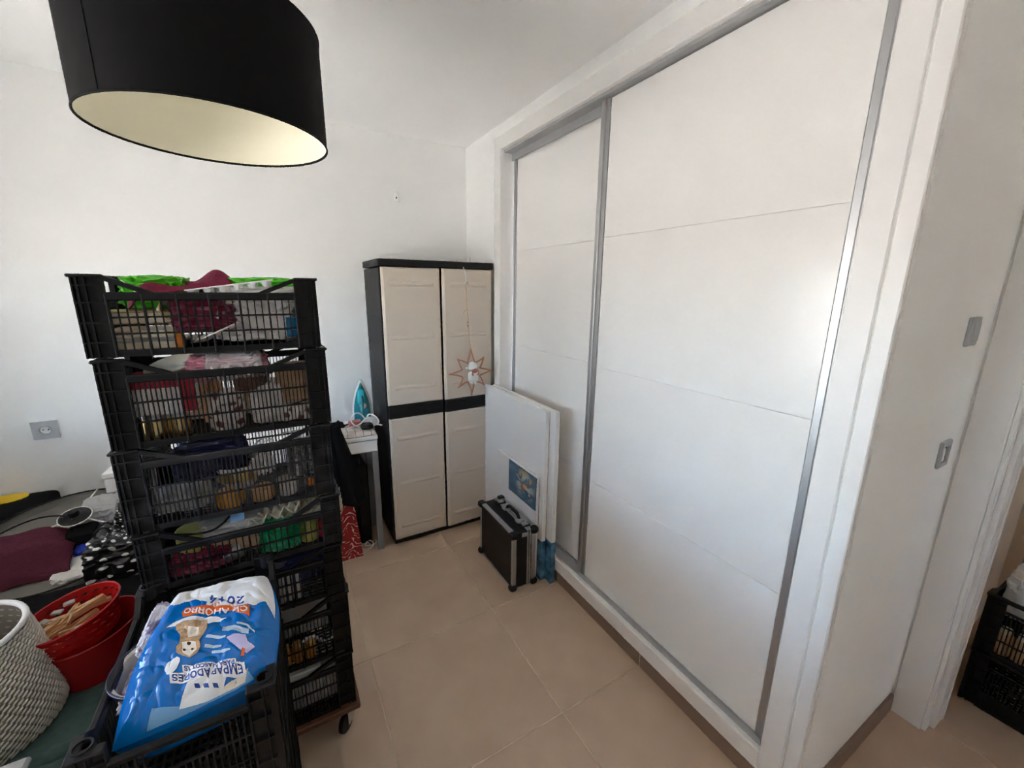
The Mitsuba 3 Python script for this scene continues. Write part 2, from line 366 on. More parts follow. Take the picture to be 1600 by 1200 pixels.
# recess of the wardrobe and the alcove wall beside it
struct('wall_alcove', cat(bx(0, XD+.1, YA, YA+.09, 0, H), bx(.5, .58, YA, 0.1, 0, H)), 'm_wall')
DY0, DZ = -2.49, 2.06
DY1 = -3.2
struct('wall_doorway', cat(bx(XD, XD+.1, DY0+.005, YA+.02, 0, H), bx(XD, XD+.1, DY1, DY0, DZ, H), bx(XD, XD+.1, YR, DY1, 0, H)), 'm_wall')
struct('trim_1', cat(cbox(XD-.014, XD, DY0, -2.402, 0, DZ+.09, .003), cbox(XD-.014, XD, DY1-.05, -2.402, DZ, DZ+.09, .003)), 'm_paintwood', label='white flat casing around the doorway to the hall')
struct('trim_2', cat(cbox(XD-.004, XD+.03, DY0-.012, DY0, 0, DZ, .002), cbox(XD+.036, XD+.11, DY0-.026, DY0, 0, DZ, .002), cbox(XD+.11, XD+.125, DY0-.03, -2.40, 0, DZ+.08, .002)), 'm_paintwood', label='white door jamb with a rebate in the doorway')
struct('wall_hall', cat(bx(XD+.1, HX, HY0, HY0+.1, 0, H), bx(HX, HX+.1, HY1, HY0+.1, 0, H), bx(XD-.02, XD+.1, HY1, YR, 0, H), bx(XD-.02, 1.2, HY1-.1, HY1, 0, H), bx(1.75, HX+.1, HY1-.1, HY1, 0, H), bx(1.2, 1.75, HY1-.1, HY1, 0, 1.3), bx(1.2, 1.75, HY1-.1, HY1, 1.5, H)), 'm_hallwall')  # end wall has an added slot that lets in sky to brighten the hall
struct('trim_3', cat(cbox(1.30, 1.36, HY0-.012, HY0, 0, 2.1, .003), cbox(1.37, HX-.02, HY0-.006, HY0, 0, 2.1, .003)), 'm_hallwall', label='beige door and casing in the hall behind the crate')
# skirting tiles: under the wardrobe and along the alcove wall
sk = struct('baseboard_right', bx(.002, .012, -2.394, -.0, 0, .074), 'm_grout')
for iy in range(-3, 3):
    y0, y1 = max(-1.183+.6*iy, -2.394), min(-1.183+.6*(iy+1), -.002)
    if y1-y0 > .03: add('skirting_tile', cbox(0.0, .009, y0+g, y1-g, 0, .076, .0012), 'm_skirt', sk)
sk = struct('baseboard_alcove', bx(.02, XD-.016, YA-.006, YA-.001, 0, .076), 'm_grout')
for x0, x1 in ((.01, .19), (.192, XD-.016)):
    add('skirting_tile', cbox(x0, x1, YA-.011, YA, 0, .078, .0012), 'm_skirt', sk)
sk = struct('baseboard_back', bx(XL, -.0, -.006, -.001, 0, .074), 'm_grout')
for ix in range(-4, 2):
    x0, x1 = max(-.408+.6*ix, XL), min(-.408+.6*(ix+1), -.004)
    if x1-x0 > .03: add('skirting_tile', cbox(x0+g, x1-g, -.010, 0, 0, .076, .0012), 'm_skirt', sk)
# wall above and beside the wardrobe opening
Y0, Y1, ZT, ZB = -.512, -2.29, 2.355, .150   # opening
struct('wall_right', cat(bx(0, .09, -.435, .02, .076, H), bx(0, .09, YA, .02, 2.43, H)), 'm_wall')

# ------------------------------------------------------------------ built-in sliding wardrobe
wd = thing('wardrobe', 'built-in white sliding wardrobe along the right wall with silver stiles', 'wardrobe')
fr = add('frame', cat(cbox(-.012, .10, Y0, -.436, .076, 2.43, .003), cbox(-.012, .10, -2.352, -.436, ZT, 2.43, .003),
        cbox(-.012, .10, -2.352, -2.288, .076, 2.43, .003), cbox(-.010, .02, -2.394, -2.356, .0, 2.43, .003), bx(-.004, .08, -2.392, -2.35, .02, 2.425)), 'm_paintwood', wd)
add('bottom_rail', cat(cbox(-.012, .10, -2.29, -.51, .077, .138, .003), rbox(-.012, .004, -2.29, -.51, .13, .150, .007, 12)), 'm_paintwood', wd, smooth=35)
add('top_track', bx(.012, .10, Y1, Y0, ZT-.012, ZT+.0), 'm_grey', wd)
add('top_track', bx(.064, .07, Y1, Y0, ZT-.05, ZT), 'm_grey', wd)
add('bottom_track', cat(bx(.02, .10, Y1, Y0, .138, .142), bx(.066, .070, Y1, Y0, .138, .152)), 'm_grey', wd)
add('interior', cat(bx(.125, .14, Y1, Y0, .1, 2.42)), 'm_paintwood', wd)
def door(y0, y1, x, ztop, stile0, stile1):
    d = add('door', bx(x+.004, x+.02, y0, y1, .143, ztop), 'm_lacquer', wd)
    n = 4; zs = np.array([.147, .683, 1.246, 1.808, ztop])
    for k in range(4):                      # four panels parted by V-grooves
        add('panel', cbox(x-.004, x+.005, y0+.002, y1-.002, zs[k]+.0004, zs[k+1]-.0004, .0007), 'm_lacquer', d)
    for (a, b, kind) in ((y0, stile0[0], stile0), (y1, stile1[0], stile1)):
        if not b: continue
        s = 1 if a == y1 else -1
        # stile: a flat bar with a rounded pull lip
        add('stile', cat(cbox(x-.008, x+.02, a, a+s*b*.55, .143, ztop+.004, .0015), rbox(x-.016, x+.02, a+s*b*.45, a+s*b, .143, ztop+.004, .006, 16)), 'm_alu', d, smooth=40)
    return d
door(-1.33, -.545, .086, 2.338, (0,), (.022,))
door(-2.245, -1.352, .046, 2.338, (.046,), (.046,))

# ------------------------------------------------------------------ switches, socket, wall bits
sw = thing('light_switch', 'grey light switch with rocker on the alcove wall, upper of two', 'light switch')
add('plate', cbox(.487, .567, YA-.010, YA, 1.443, 1.527, .003), 'm_plateg', sw)
add('rocker', cbox(.500, .554, YA-.014, YA-.006, 1.456, 1.514, .002), 'm_plateg', sw)
sw = thing('light_switch', 'open grey wall plate with a white insert below the upper switch', 'light switch')
add('plate', cat(cbox(.520, .535, YA-.010, YA, 1.058, 1.145, .003), cbox(.585, .600, YA-.010, YA, 1.058, 1.145, .003), cbox(.520, .600, YA-.010, YA, 1.058, 1.072, .003), cbox(.520, .600, YA-.010, YA, 1.125, 1.145, .003)), 'm_plateg', sw)
add('recess', bx(.535, .585, YA-.003, YA-.001, 1.072, 1.125), 'm_blackplain', sw, label='dark recess')
add('insert', cbox(.550, .566, YA-.007, YA-.002, 1.076, 1.120, .002), 'm_white', sw, label='white slider')
so = thing('wall_socket', 'grey square power socket on the back wall left of the crates', 'socket')
pl = extr(sbox(-.046, -.044, .046, .044).difference(disc_poly(0, 0, .021)), .010)
add('plate', mv(pl, (-2.238, 0, .898), rx=PI/2), 'm_plateg', so)
add('well', mv(lathe([(.0, -.012), (.0195, -.012), (.0195, 0), (.0222, .0012), (.0225, 0)], 32), (-2.238, -.0108, .898), rx=PI/2), 'm_grey', so, smooth=30)
for s in (-1, 1):
    add('contact', mv(trimesh.creation.cylinder(.0028, .004, sections=12), (-2.238+s*.0095, -.0015, .898), rx=PI/2), 'm_blackplain', so)
hk = thing('adhesive_hook', 'small white bracket with a dark slot stuck high on the back wall', 'wall hook')
add('backplate', cbox(-.490, -.464, -.006, 0, 2.112, 2.172, .003), 'm_whitegloss', hk)
add('hook', cat(cbox(-.487, -.467, -.014, -.006, 2.112, 2.130, .002), cbox(-.487, -.481, -.013, -.005, 2.112, 2.165, .002), cbox(-.473, -.467, -.013, -.005, 2.112, 2.165, .002)), 'm_white', hk)
add('slot', bx(-.483, -.471, -.0075, -.0055, 2.132, 2.141), 'm_blackplain', hk, label='dark slot')
single('wall_pin', tube([(-.004, -.10, 1.757), (-.02, -.10, 1.757), (-.022, -.10, 1.775), (-.022, -.10, 1.792)], .0022, 8), 'm_steel', 'thin bent metal pin sticking from the wall just above the cabinet', 'pin', smooth=True)

# ------------------------------------------------------------------ pendant lamp
LX, LY, LZ, LR, LH = -1.297, -1.42, 1.95, .252, .25
lp = thing('pendant_lamp', 'black drum lampshade with cream lining hanging from the ceiling', 'lamp')
sh = add('shade', mv(lathe([(LR-.0022, LH), (LR, LH), (LR, 0), (LR-.0022, 0)], 128), (LX, LY, LZ)), 'm_shade', lp, smooth=40)
add('lining', mv(lathe([(LR-.0026, .003), (LR-.0026, LH-.003)], 128), (LX, LY, LZ)), 'm_lining', sh, smooth=True, label='cream inner lining')
add('rim', mv(ring_mesh(LR-.0005, .0024, 128, 8), (LX, LY, LZ)), 'm_shade', sh, smooth=True)
add('rim', mv(ring_mesh(LR-.0005, .0024, 128, 8), (LX, LY, LZ+LH)), 'm_shade', sh, smooth=True)
aa = math.radians(228)
add('seam', tube([(LX+(LR+.0004)*math.cos(aa), LY+(LR+.0004)*math.sin(aa), LZ+.003), (LX+(LR+.0004)*math.cos(aa), LY+(LR+.0004)*math.sin(aa), LZ+LH-.003)], .0011, 6), 'm_shade', sh)
add('spider', cat([tube([(LX, LY, LZ+LH-.02), (LX+(LR-.003)*math.cos(a), LY+(LR-.003)*math.sin(a), LZ+LH-.003)], .002, 6) for a in (0.3, 0.3+2*PI/3, 0.3+4*PI/3)]), 'm_steel', lp)
add('lamp_holder', mv(lathe([(0, -.06), (.018, -.06), (.02, -.02), (.02, .02), (.008, .03), (0, .03)], 24), (LX, LY, LZ+LH-.01)), 'm_blackplain', lp, smooth=40)
add('bulb', mv(lathe([(0, -.05), (.012, -.048), (.022, -.035), (.022, -.02), (.014, 0), (.011, .012), (0, .012)], 24), (LX, LY, LZ+LH-.075)), 'm_whitegloss', lp, smooth=True)
add('cord', tube([(LX, LY, LZ+LH+.015), (LX, LY, H-.02)], .003, 8), 'm_blackplain', lp)
add('ceiling_rose', mv(lathe([(0, -.03), (.03, -.03), (.05, -.006), (.05, 0), (0, 0)], 32), (LX, LY, H)), 'm_blackplain', lp, smooth=40)

# ------------------------------------------------------------------ cabinet
cb = thing('storage_cabinet', 'tall plastic cabinet with beige panelled doors and black body in the far corner', 'cabinet')
CX0, CX1, CYF, CYB, CZ = -.705, -.018, -.405, -.015, 1.742
add('body', cat(cbox(CX0, CX1, CYF, CYB, .03, CZ-.045, .004), bx(CX0+.01, CX1-.01, CYF+.005, CYB, 0, .035)), 'm_cabblack', cb)
add('top', cbox(CX0-.006, CX1+.004, CYF-.026, CYB, CZ-.038, CZ, .005), 'm_cabblack', cb)
for z in (.2, .62, 1.0, 1.40): add('side_ridge', cbox(CX0-.0025, CX0, CYF+.03, CYB-.03, z, z+.03, .002), 'm_cabblack', cb)
def panel_mesh(x0, x1, z0, z1, y, zr):
    """A door leaf with a bevelled rim and three raised ribs, front at y."""
    t = .022; e = .012
    P = [(x0, y+t, z0), (x1, y+t, z0), (x1, y+t, z1), (x0, y+t, z1), (x0, y+.007, z0), (x1, y+.007, z0), (x1, y+.007, z1), (x0, y+.007, z1),
         (x0+e, y, z0+.007), (x1-e, y, z0+.007), (x1-e, y, z1-.007), (x0+e, y, z1-.007)]
    return trimesh.convex.convex_hull(np.array(P))
def rib(xa, xb, z, y):
    P = [(xa, y+.001, z-.017), (xb, y+.001, z-.017), (xa, y+.001, z+.017), (xb, y+.001, z+.017), (xa+.018, y-.0042, z-.005), (xb-.018, y-.0042, z-.005), (xa+.018, y-.0042, z+.004), (xb-.018, y-.0042, z+.004)]
    return trimesh.convex.convex_hull(np.array(P))
def cab_door(x0, x1, ang, hinge, handle_side):
    y = CYF-.024
    def place(m): return mv(mv(m, (-hinge, -CYF, 0)), (hinge, CYF, 0), rz=ang)
    d = add('door', place(bx(x0+.004, x1-.004, y+.012, CYF-.002, .045, 1.695)), 'm_cabblack', cb)
    for z0, z1, zr in ((.042, .834, (.708, .418, .13)), (.916, 1.700, (1.61, 1.314, 1.021))):
        pn = add('panel', place(panel_mesh(x0, x1, z0, z1, y, zr)), 'm_beige', d)
        for z in zr: add('rib', place(rib(x0+.032, x1-.032, z, y)), 'm_beige', pn)
    hb = add('handle_band', place(cbox(x0, x1, y+.003, y+.02, .836, .914, .003)), 'm_cabblack', d, label='black middle band')
    xc = x1-.075 if handle_side > 0 else x0+.075
    a = np.linspace(0, 2*PI, 24, endpoint=False)
    add('handle', place(mv(ring_mesh(.06, .004, 32, 6, 1, .42), (xc, y+.002, .875), rx=PI/2)), 'm_cabblack', hb)
cab_door(-.694, -.362, 0, -.69, 1)
cab_door(-.350, -.024, math.radians(2.2), -.024, -1)

# star ornament hanging from the right door
SC = np.array([-.193, -.478, 1.083])
stn = thing('star_ornament', 'rattan star with a white hatted figure hanging on the cabinet door', 'ornament')
def P3(x, z, y=0): return SC+np.array([x, y, z])
add('ribbon', grid(lambda u, v: np.stack([-.222+.006*(v-.5)+.004*np.sin(u*3)+u*.01, -.447-.012*np.sin(u*PI)-0*v, 1.712-.10*u], -1), 12, 3), 'm_white', stn, label='white ribbon loop')
add('string', cat(tube(spline([(-.210, -.452, 1.62), (-.206, -.458, 1.50), (-.200, -.466, 1.36), P3(0, .145)], 24), .0016, 6), tube(spline([(-.207, -.458, 1.465), (-.222, -.462, 1.458), (-.232, -.462, 1.44)], 10), .0016, 6)), 'm_pin', stn)
for z in (1.62, 1.39, 1.37): add('bead', mv(trimesh.creation.icosphere(2, .006), (-.204, -.464, z)), 'm_wood', stn, smooth=True)
rng = random.Random(4)
angs = [PI/2+k*PI/4 for k in range(8)]
for k, a in enumerate(angs):
    R = .142 if k in (0, 2, 4, 6) else .122
    tip = P3(R*math.cos(a)*1.0, R*math.sin(a))
    for s in (-1, 1):
        b = a+s*PI/8
        inn = P3(.062*math.cos(b), .062*math.sin(b), .004*s)
        add('twig', tube(spline([inn, (np.array(inn)+tip)/2+np.array([rng.uniform(-.004,.004), rng.uniform(-.006, 0), rng.uniform(-.004,.004)]), tip], 6), .005, 6), 'm_rattan', stn, smooth=True)
    add('binding', mv(trimesh.creation.icosphere(1, .0062), tip), 'm_rattan', stn)
fg = add('figure', cat(mv(blob((.062, .05, .066), 3, .05, 3, False, 3, .9), P3(.008, -.025, -.012)), mv(trimesh.creation.icosphere(2, .010), P3(-.004, -.062, -.016)), mv(trimesh.creation.icosphere(2, .010), P3(.018, -.064, -.016))), 'm_white', stn, smooth=40, label='white round-bodied figure')
add('hat', cat(mv(lathe([(0, .036), (.012, .032), (.024, .016), (.030, 0), (.027, -.006), (0, -.006)], 20), P3(.006, .035, -.014), ry=-.3), mv(trimesh.creation.icosphere(2, .009), P3(-.036, .030, -.016))), 'm_white', fg, smooth=50)
add('face', mv(trimesh.creation.icosphere(2, .017), P3(.012, .012, -.022)), 'm_pinkcloth', fg, smooth=True)
for s in (-1, 1): add('braid', tube([P3(.012+s*.016, .022, -.03), P3(.014+s*.020, .0, -.036), P3(.012+s*.016, -.014, -.036)], .005, 6), 'm_rattan', fg, smooth=True)

# ------------------------------------------------------------------ plastic crates
def hexa(a, b, w, h):
    """A square bar from a to b, w wide (across y) and h high."""
    a, b = np.array(a, float), np.array(b, float)
    t = (b-a)/np.linalg.norm(b-a); y = np.array([0, 1.0, 0]) if abs(t[1]) < .9 else np.array([1.0, 0, 0]); n = np.cross(t, y)
    return trimesh.convex.convex_hull(np.array([p+y*s*w/2+n*q*h/2 for p in (a, b) for s in (-1, 1) for q in (-1, 1)]))
def crate(label, w, d, h, drop, loc, rz=0.0, style='slat', m='m_black', nsec=4, per=9, nh=2, cw=.055, sl=.085, group=None, sockets=False, short_drop=0.0, slot=False):
    c = thing('plastic_crate', label, 'crate', group)
    pl = lambda q: mv(q, loc, rz=rz)
    hr = h-drop; t = .004
    sidecw = min(.05, d*.18)
    for sx in (-1, 1):
        for sy in (-1, 1):
            X, Y = sx*w/2, sy*d/2
            B = []
            def b(x0, x1, y0, y1, z0, z1): B.append((min(x0, x1), max(x0, x1), min(y0, y1), max(y0, y1), z0, z1))
            b(X, X-sx*cw, Y-sy*.008, Y-sy*(.008+t), 0, h-.003); b(X-sx*.008, X-sx*(.008+t), Y, Y-sy*sidecw, 0, h-.003)
            for k in (0, .42, 1): b(X-sx*(cw-.003)*k, X-sx*((cw-.003)*k+.003), Y, Y-sy*.010, 0, h-.002)
            for k in (.45, 1): b(X, X-sx*.010, Y-sy*(sidecw-.003)*k, Y-sy*((sidecw-.003)*k+.003), 0, h-.002)
            for z in (.18, .42, .66, .86): b(X, X-sx*cw, Y+sy*0, Y-sy*.010, h*z, h*z+.0035); b(X, X-sx*.010, Y, Y-sy*sidecw, h*z, h*z+.0035)
            mm = [boxes(B), cbox(X+sx*.005, X-sx*cw, Y+sy*.003, Y-sy*.016, h-.007, h, .002), cbox(X+sx*.005, X-sx*.016, Y+sy*.003, Y-sy*sidecw, h-.0075, h-.0005, .002)]
            if sockets:
                mm.append(mv(lathe([(.013, h-.035), (.016, h-.03), (.016, h+.004), (.0125, h+.004), (.0125, h-.03)], 20), (X-sx*.018, Y-sy*.018, 0)))
            add('corner_post', pl(cat(mm)), m, c)
    for sy in (-1, 1):                                  # long sides
        Y = sy*d/2
        x0, x1 = -w/2+cw, w/2-cw
        add('rim', pl(cat(cbox(x0-.002, x1+.002, Y+sy*.002, Y-sy*.012, hr-.020, hr, .003))), m, c)
        G = [(x0, x1, *sorted((Y-sy*.002, Y-sy*.009)), 0, .016)]
        n = nsec*per
        for k in range(n+1):
            x = x0+(x1-x0)*k/n
            G.append((x-.0013, x+.0013, *sorted((Y-sy*.002, Y-sy*.006)), .012, hr-.018))
        for j in range(nh):
            z = .016+(hr-.036)*(j+1)/(nh+1)
            G.append((x0, x1, *sorted((Y-sy*.0015, Y-sy*.006)), z-.0022, z+.0022))
        if style == 'solid': G.append((x0, x1, *sorted((Y-sy*.006, Y-sy*.010)), 0, hr*.38))
        add('side_grille', pl(boxes(G)), m, c)
        for k in range(0, nsec+1):
            x = x0+(x1-x0)*k/nsec
            add('rib', pl(cbox(x-.0022, x+.0022, Y+sy*.0025, Y-sy*.009, .0, hr-.004, .0008)), m, c)
        for sx in (-1, 1):
            xa, xb = sx*(w/2-cw+.004), sx*(w/2-cw-sl)
            add('handle_strut', pl(cat(hexa((xa, Y-sy*.006, h-.006), (xb, Y-sy*.006, hr-.005), .012, .011))), m, c)
    for sx in (-1, 1):                                  # short sides
        X = sx*w/2; y0, y1 = -d/2+sidecw, d/2-sidecw; hs = h-short_drop
        G = [(*sorted((X-sx*.002, X-sx*.009)), y0, y1, 0, .016)]
        n = max(8, int((y1-y0)/.0105))
        for k in range(n+1):
            y = y0+(y1-y0)*k/n
            G.append((*sorted((X-sx*.002, X-sx*.007)), y-.0017, y+.0017, .012, (h*.55 if slot and abs(y) < .055 else hs-(.012 if slot else .05))))
        for z in (h*.3, h*.55): G.append((*sorted((X-sx*.0015, X-sx*.006)), y0, y1, z-.0022, z+.0022))
        if style == 'solid': G.append((*sorted((X-sx*.006, X-sx*.010)), y0, y1, 0, hr*.38))
        add('side_grille', pl(boxes(G)), m, c)
        add('rim', pl(cat(cbox(X+sx*.003, X-sx*.012, y0-.002, y1+.002, hs-.014, hs, .003), *([] if slot else [cbox(X, X-sx*.009, y0, y1, hs-.056, hs-.046, .002)]))), m, c)
    G = [(-w/2+.008, w/2-.008, y-.003, y+.003, 0.001, .005) for y in np.linspace(-d/2+.012, d/2-.012, int(d/.016))]
    G += [(x-.003, x+.003, -d/2+.008, d/2-.008, 0.0, .006) for x in np.linspace(-w/2+.012, w/2-.012, int(w/.022))]
    add('base_grille', pl(boxes(G)), m, c)
    return c

SX, SY = -1.353, -1.312                 # centre of the tall stack
STK = [  # z, height, drop of the long rim, jitter x, y, rz, style
    (1.421, .193, .040, -.004, .000, -.010, 'slat', 'm_black', 6, 4, 2),
    (1.189, .228, .040, .002, -.002, .012, 'slat', 'm_black', 4, 10, 2),
    (.955, .230, .036, -.003, .002, -.006, 'slat', 'm_dusty', 4, 10, 2),
    (.779, .172, .050, .003, -.002, .010, 'slat', 'm_dusty', 4, 6, 1),
    (.592, .183, .045, -.002, .000, -.008, 'slat', 'm_black', 4, 8, 2),
    (.350, .238, .050, .003, .002, .006, 'slat', 'm_black', 4, 9, 2),
    (.128, .218, .040, .000, .000, .000, 'slat', 'm_black', 4, 9, 2)]
ORD = ['black crate on top of the tall stack, holding a burgundy cloth', 'second black crate from the top, with a pink bag at its rim', 'third crate from the top of the tall stack, dusty black with metal kitchenware inside',
       'fourth crate from the top of the tall stack, holding egg boxes and a green bag', 'fifth crate from the top of the tall stack, with a grey bowl and navy cloth', 'sixth crate from the top of the tall stack, next to lowest, with amber jars',
       'lowest black crate of the tall stack, standing on the dolly']
for lab, (z, h, drop_, jx, jy, rz, st, m, ns, per, nh) in zip(ORD, STK):
    crate(lab, .50, .30, h, drop_, (SX+jx, SY+jy, z), rz, st, m, ns, per, nh)
dl = thing('dolly', 'low wooden dolly on castors under the tall stack of crates', 'dolly')
add('board', cbox(SX-.262, SX+.262, SY-.165, SY+.165, .104, .127, .004), 'm_brown', dl)
for sx in (-1, 1):
    for sy in (-1, 1):
        x, y = SX+sx*.21, SY+sy*.11
        cs = add('castor', mv(lathe([(.0, -.011), (.030, -.011), (.036, -.007), (.036, .007), (.030, .011), (0, .011)], 28), (x, y-.02, .036), rx=PI/2, rz=.9), 'm_blackplain', dl, smooth=35)
        add('fork', cat(mv(cat(cbox(-.018, .018, -.017, -.0135, -.03, .038, .002), cbox(-.018, .018, .0135, .017, -.03, .038, .002)), (x+.008, y-.01, .058), rz=.9), cbox(x-.026, x+.026, y-.026, y+.026, .092, .104, .003)), 'm_steel', cs)

def at(i, a, y, z): return np.array([SX-.25+.5*a, SY+y, STK[i][0]+z])
def item(name, mesh, m, i, a, y, z, label, cat_, rz=0, rx=0, ry=0, smooth=30, group=None):
    return single(name, mv(mv(mesh, rx=rx, ry=ry), at(i, a, y, z), rz=rz), m, label, cat_, smooth, group)

# --- topmost crate
def cloth_top(u, v):
    x = -.155+.235*u; y = -.095+.18*v
    z = .158+.012*np.sin(PI*np.clip(u*.85+.15, 0, 1))*(.6+.4*np.sin(PI*v))+.007*np.sin(9*v+4*u)+.004*np.sin(14*u-5*v)+.030*np.exp(-((u-.80)/.17)**2)*np.sin(PI*v)**.7+.012*u
    z = z-.03*np.exp(-((u)/.08)**2)-.04*np.exp(-((1-u)/.05)**2)-.02*np.exp(-(v/.10)**2)
    return np.stack([x, y, z], -1)
single('cloth', mv(thick(cloth_top, 60, 40, .004), at(0, .455, 0, 0)), 'm_burgundy', 'burgundy cloth heaped on the topmost crate', 'cloth', True)
item('plastic_bag', blob((.12, .17, .075), 11, .26, 3.0, True, 4), 'm_lime', 0, .235, .03, .150, 'lime green plastic bag poking out left of the burgundy cloth', 'bag')
item('plastic_bag', blob((.17, .15, .075), 12, .26, 3.0, True, 4), 'm_lime', 0, .735, .03, .150, 'lime green plastic bag poking out right of the burgundy cloth', 'bag', rz=-.1)
item('plastic_bag', blob((.20, .10, .05), 13, .2, 4, True, 4), 'm_bagwhite', 0, .72, -.07, .142, 'white crumpled plastic lying below the green bag on the right of the top crate', 'bag', rz=.1)
tr = thing('seed_tray', 'white moulded tray strip with round cups slanting across the topmost crate', 'tray')
trp = lambda q: mv(mv(q, ry=-.15), at(0, .585, -.108, .172), rz=.05)
add('tray_top', trp(cbox(-.10, .10, -.024, .024, -.002, .002, .001)), 'm_white', tr)
for k in range(6): add('cup', trp(mv(lathe([(.0, -.016), (.009, -.016), (.0135, -.002), (.0135, 0)], 16), (-.083+.033*k, -.010, 0))), 'm_white', tr, smooth=40)
for k, (m, th, lab) in enumerate((('m_baggrey', .022, 'grey book at the bottom of the pile in the topmost crate'), ('m_cream', .018, 'cream book in the middle of the pile in the topmost crate'), ('m_card', .030, 'brown book on top of the pile in the topmost crate'))):
    z0 = .012+[0, .030, .064][k]; bk = thing('book', lab, 'book')
    pb = lambda q: mv(q, at(0, .20-.01*k, -.045, z0), rz=.06*k-.05)
    add('cover', pb(cat(cbox(-.07, .07, -.075, .075, 0, .003, .001), cbox(-.07, .07, -.075, .075, th-.003, th, .001), cbox(-.07, -.067, -.075, .075, 0, th, .001))), m, bk)
    add('pages', pb(bx(-.066, .066, -.071, .071, .003, th-.003)), 'm_paper', bk)
gl = thing('drinking_glass', 'glass with a golden rim lying in the topmost crate', 'glass')
glp = lambda q: mv(mv(q, rx=1.35, ry=0), at(0, .315, -.085, .105), rz=.35)
add('bowl', glp(lathe([(.010, -.05), (.022, -.045), (.031, -.02), (.032, .03), (.030, .03), (.029, -.018), (.02, -.042)], 28)), 'm_porcelain', gl, smooth=40)
add('rim', glp(mv(ring_mesh(.0315, .0022, 32, 6), (0, 0, .03))), 'm_gold', gl, smooth=True, label='golden rim')
item('napkin', blob((.13, .11, .085), 21, .22, 4.5, True, 4), 'm_bagwine', 0, .455, -.075, .098, 'wine red crumpled cloth seen through the grille of the topmost crate', 'cloth')
item('plastic_bag', blob((.17, .12, .10), 23, .2, 3.5, True, 4), 'm_bagwhite', 0, .685, -.06, .075, 'white glossy bag seen through the middle grille of the topmost crate', 'bag')
item('dinner_plate', lathe([(0, 0), (.06, .002), (.085, .012), (.086, .015), (.06, .006), (0, .004)], 32), 'm_porcelain', 0, .53, -.07, .045, 'pale plate tilted in the bottom of the topmost crate', 'plate', ry=-.45)
item('carton', cbox(-.014, .014, -.02, .02, 0, .055, .002), 'm_bluebox', 0, .845, -.105, .030, 'small blue carton in the right end of the topmost crate', 'carton', rz=.2)
item('small_bottle', lathe([(0, 0), (.011, .001), (.012, .03), (.006, .038), (.006, .05), (0, .05)], 18), 'm_orange', 0, .335, -.115, .012, 'little orange bottle near the left of the topmost crate', 'bottle')
item('cloth', blob((.12, .12, .11), 25, .15, 3, True, 4), 'm_baggrey', 0, .87, -.03, .075, 'grey crumpled cloth at the right end of the topmost crate', 'cloth')
item('cutting_board', cbox(-.16, .16, -.09, .09, 0, .012, .004), 'm_blackplain', 0, .5, .03, .012, 'dark board lying in the bottom of the topmost crate', 'board')

# --- second crate
bxk = thing('gift_box', 'white box with a red lid in the left of the second crate', 'box')
add('box_body', mv(cbox(-.07, .07, -.06, .06, 0, .075, .002), at(1, .22, -.06, .072), rz=-.04), 'm_white', bxk)
add('lid', mv(cat(cbox(-.073, .073, -.063, .063, .072, .098, .002)), at(1, .22, -.06, .072), rz=-.04), 'm_redcard', bxk)
add('ribbon', mv(cat(cbox(.044, .073, -.0645, -.060, .005, .075, .001)), at(1, .22, -.06, .072), rz=-.04), 'm_redcard', bxk, label='red band')
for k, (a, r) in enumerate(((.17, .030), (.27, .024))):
    cn = thing('canister', ['wide steel canister under the white box in the second crate, gold reflections put into its colour', 'narrow steel canister in the second crate, gold reflections put into its colour'][k], 'canister')
    add('body', mv(lathe([(0, 0), (r, 0), (r, .062), (r*.96, .066), (0, .066)], 28), at(1, a, -.095, .008)), 'm_gold', cn, smooth=35)  # steel cylinder; its gold reflections are put into the body colour
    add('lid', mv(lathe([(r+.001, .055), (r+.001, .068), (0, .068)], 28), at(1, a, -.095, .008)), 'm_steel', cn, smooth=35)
bm = thing('bamboo_mat', 'rolled bamboo stick mat standing in the second crate', 'mat')
for k in range(14):
    a = k*2*PI/14; add('stick', mv(trimesh.creation.cylinder(.0034, .15, sections=6), at(1, .425, -.075, .105)+np.array([.023*math.cos(a), .023*math.sin(a), 0])), 'm_pin', bm)
item('plastic_bag', blob((.16, .12, .062), 33, .26, 4.2, True, 4), 'm_bagpink', 1, .52, -.065, .182, 'pink and clear plastic bag spilling over the rim of the second crate', 'bag')
item('plastic_bag', blob((.11, .09, .06), 35, .28, 5, True, 4), 'm_clear', 1, .555, -.098, .190, 'clear crinkled plastic hanging over the rim of the second crate', 'bag')
item('paper_roll', lathe([(0, 0), (.042, 0), (.045, .05), (.042, .105), (0, .105)], 28), 'm_doodle', 1, .48, -.085, .01, 'white paper roll printed with dark drawings in the second crate', 'paper roll')
item('paper_bag', blob((.085, .09, .12), 37, .12, 3, True, 4), 'm_bagwhite', 1, .685, -.085, .075, 'white paper bag standing in the second crate', 'bag')
item('pouch', blob((.075, .06, .05), 39, .15, 3, True, 3), 'm_brown', 1, .615, -.10, .142, 'dark brown pouch in the middle of the second crate', 'pouch')
item('wooden_box', cbox(-.058, .058, -.07, .07, 0, .095, .003), 'm_wood', 1, .855, -.055, .075, 'brown wooden box in the right end of the second crate', 'box')
item('paper_package', cbox(-.058, .058, -.065, .065, 0, .05, .004), 'm_doodle', 1, .86, -.058, .012, 'printed paper package below the wooden box in the second crate', 'package')
item('shallow_bowl', lathe([(0, 0), (.04, .002), (.07, .018), (.071, .021), (.04, .006), (0, .004)], 32), 'm_cream', 1, .285, -.045, .178, 'cream shallow bowl at the left rim of the second crate', 'bowl', ry=-.25, rx=.2)
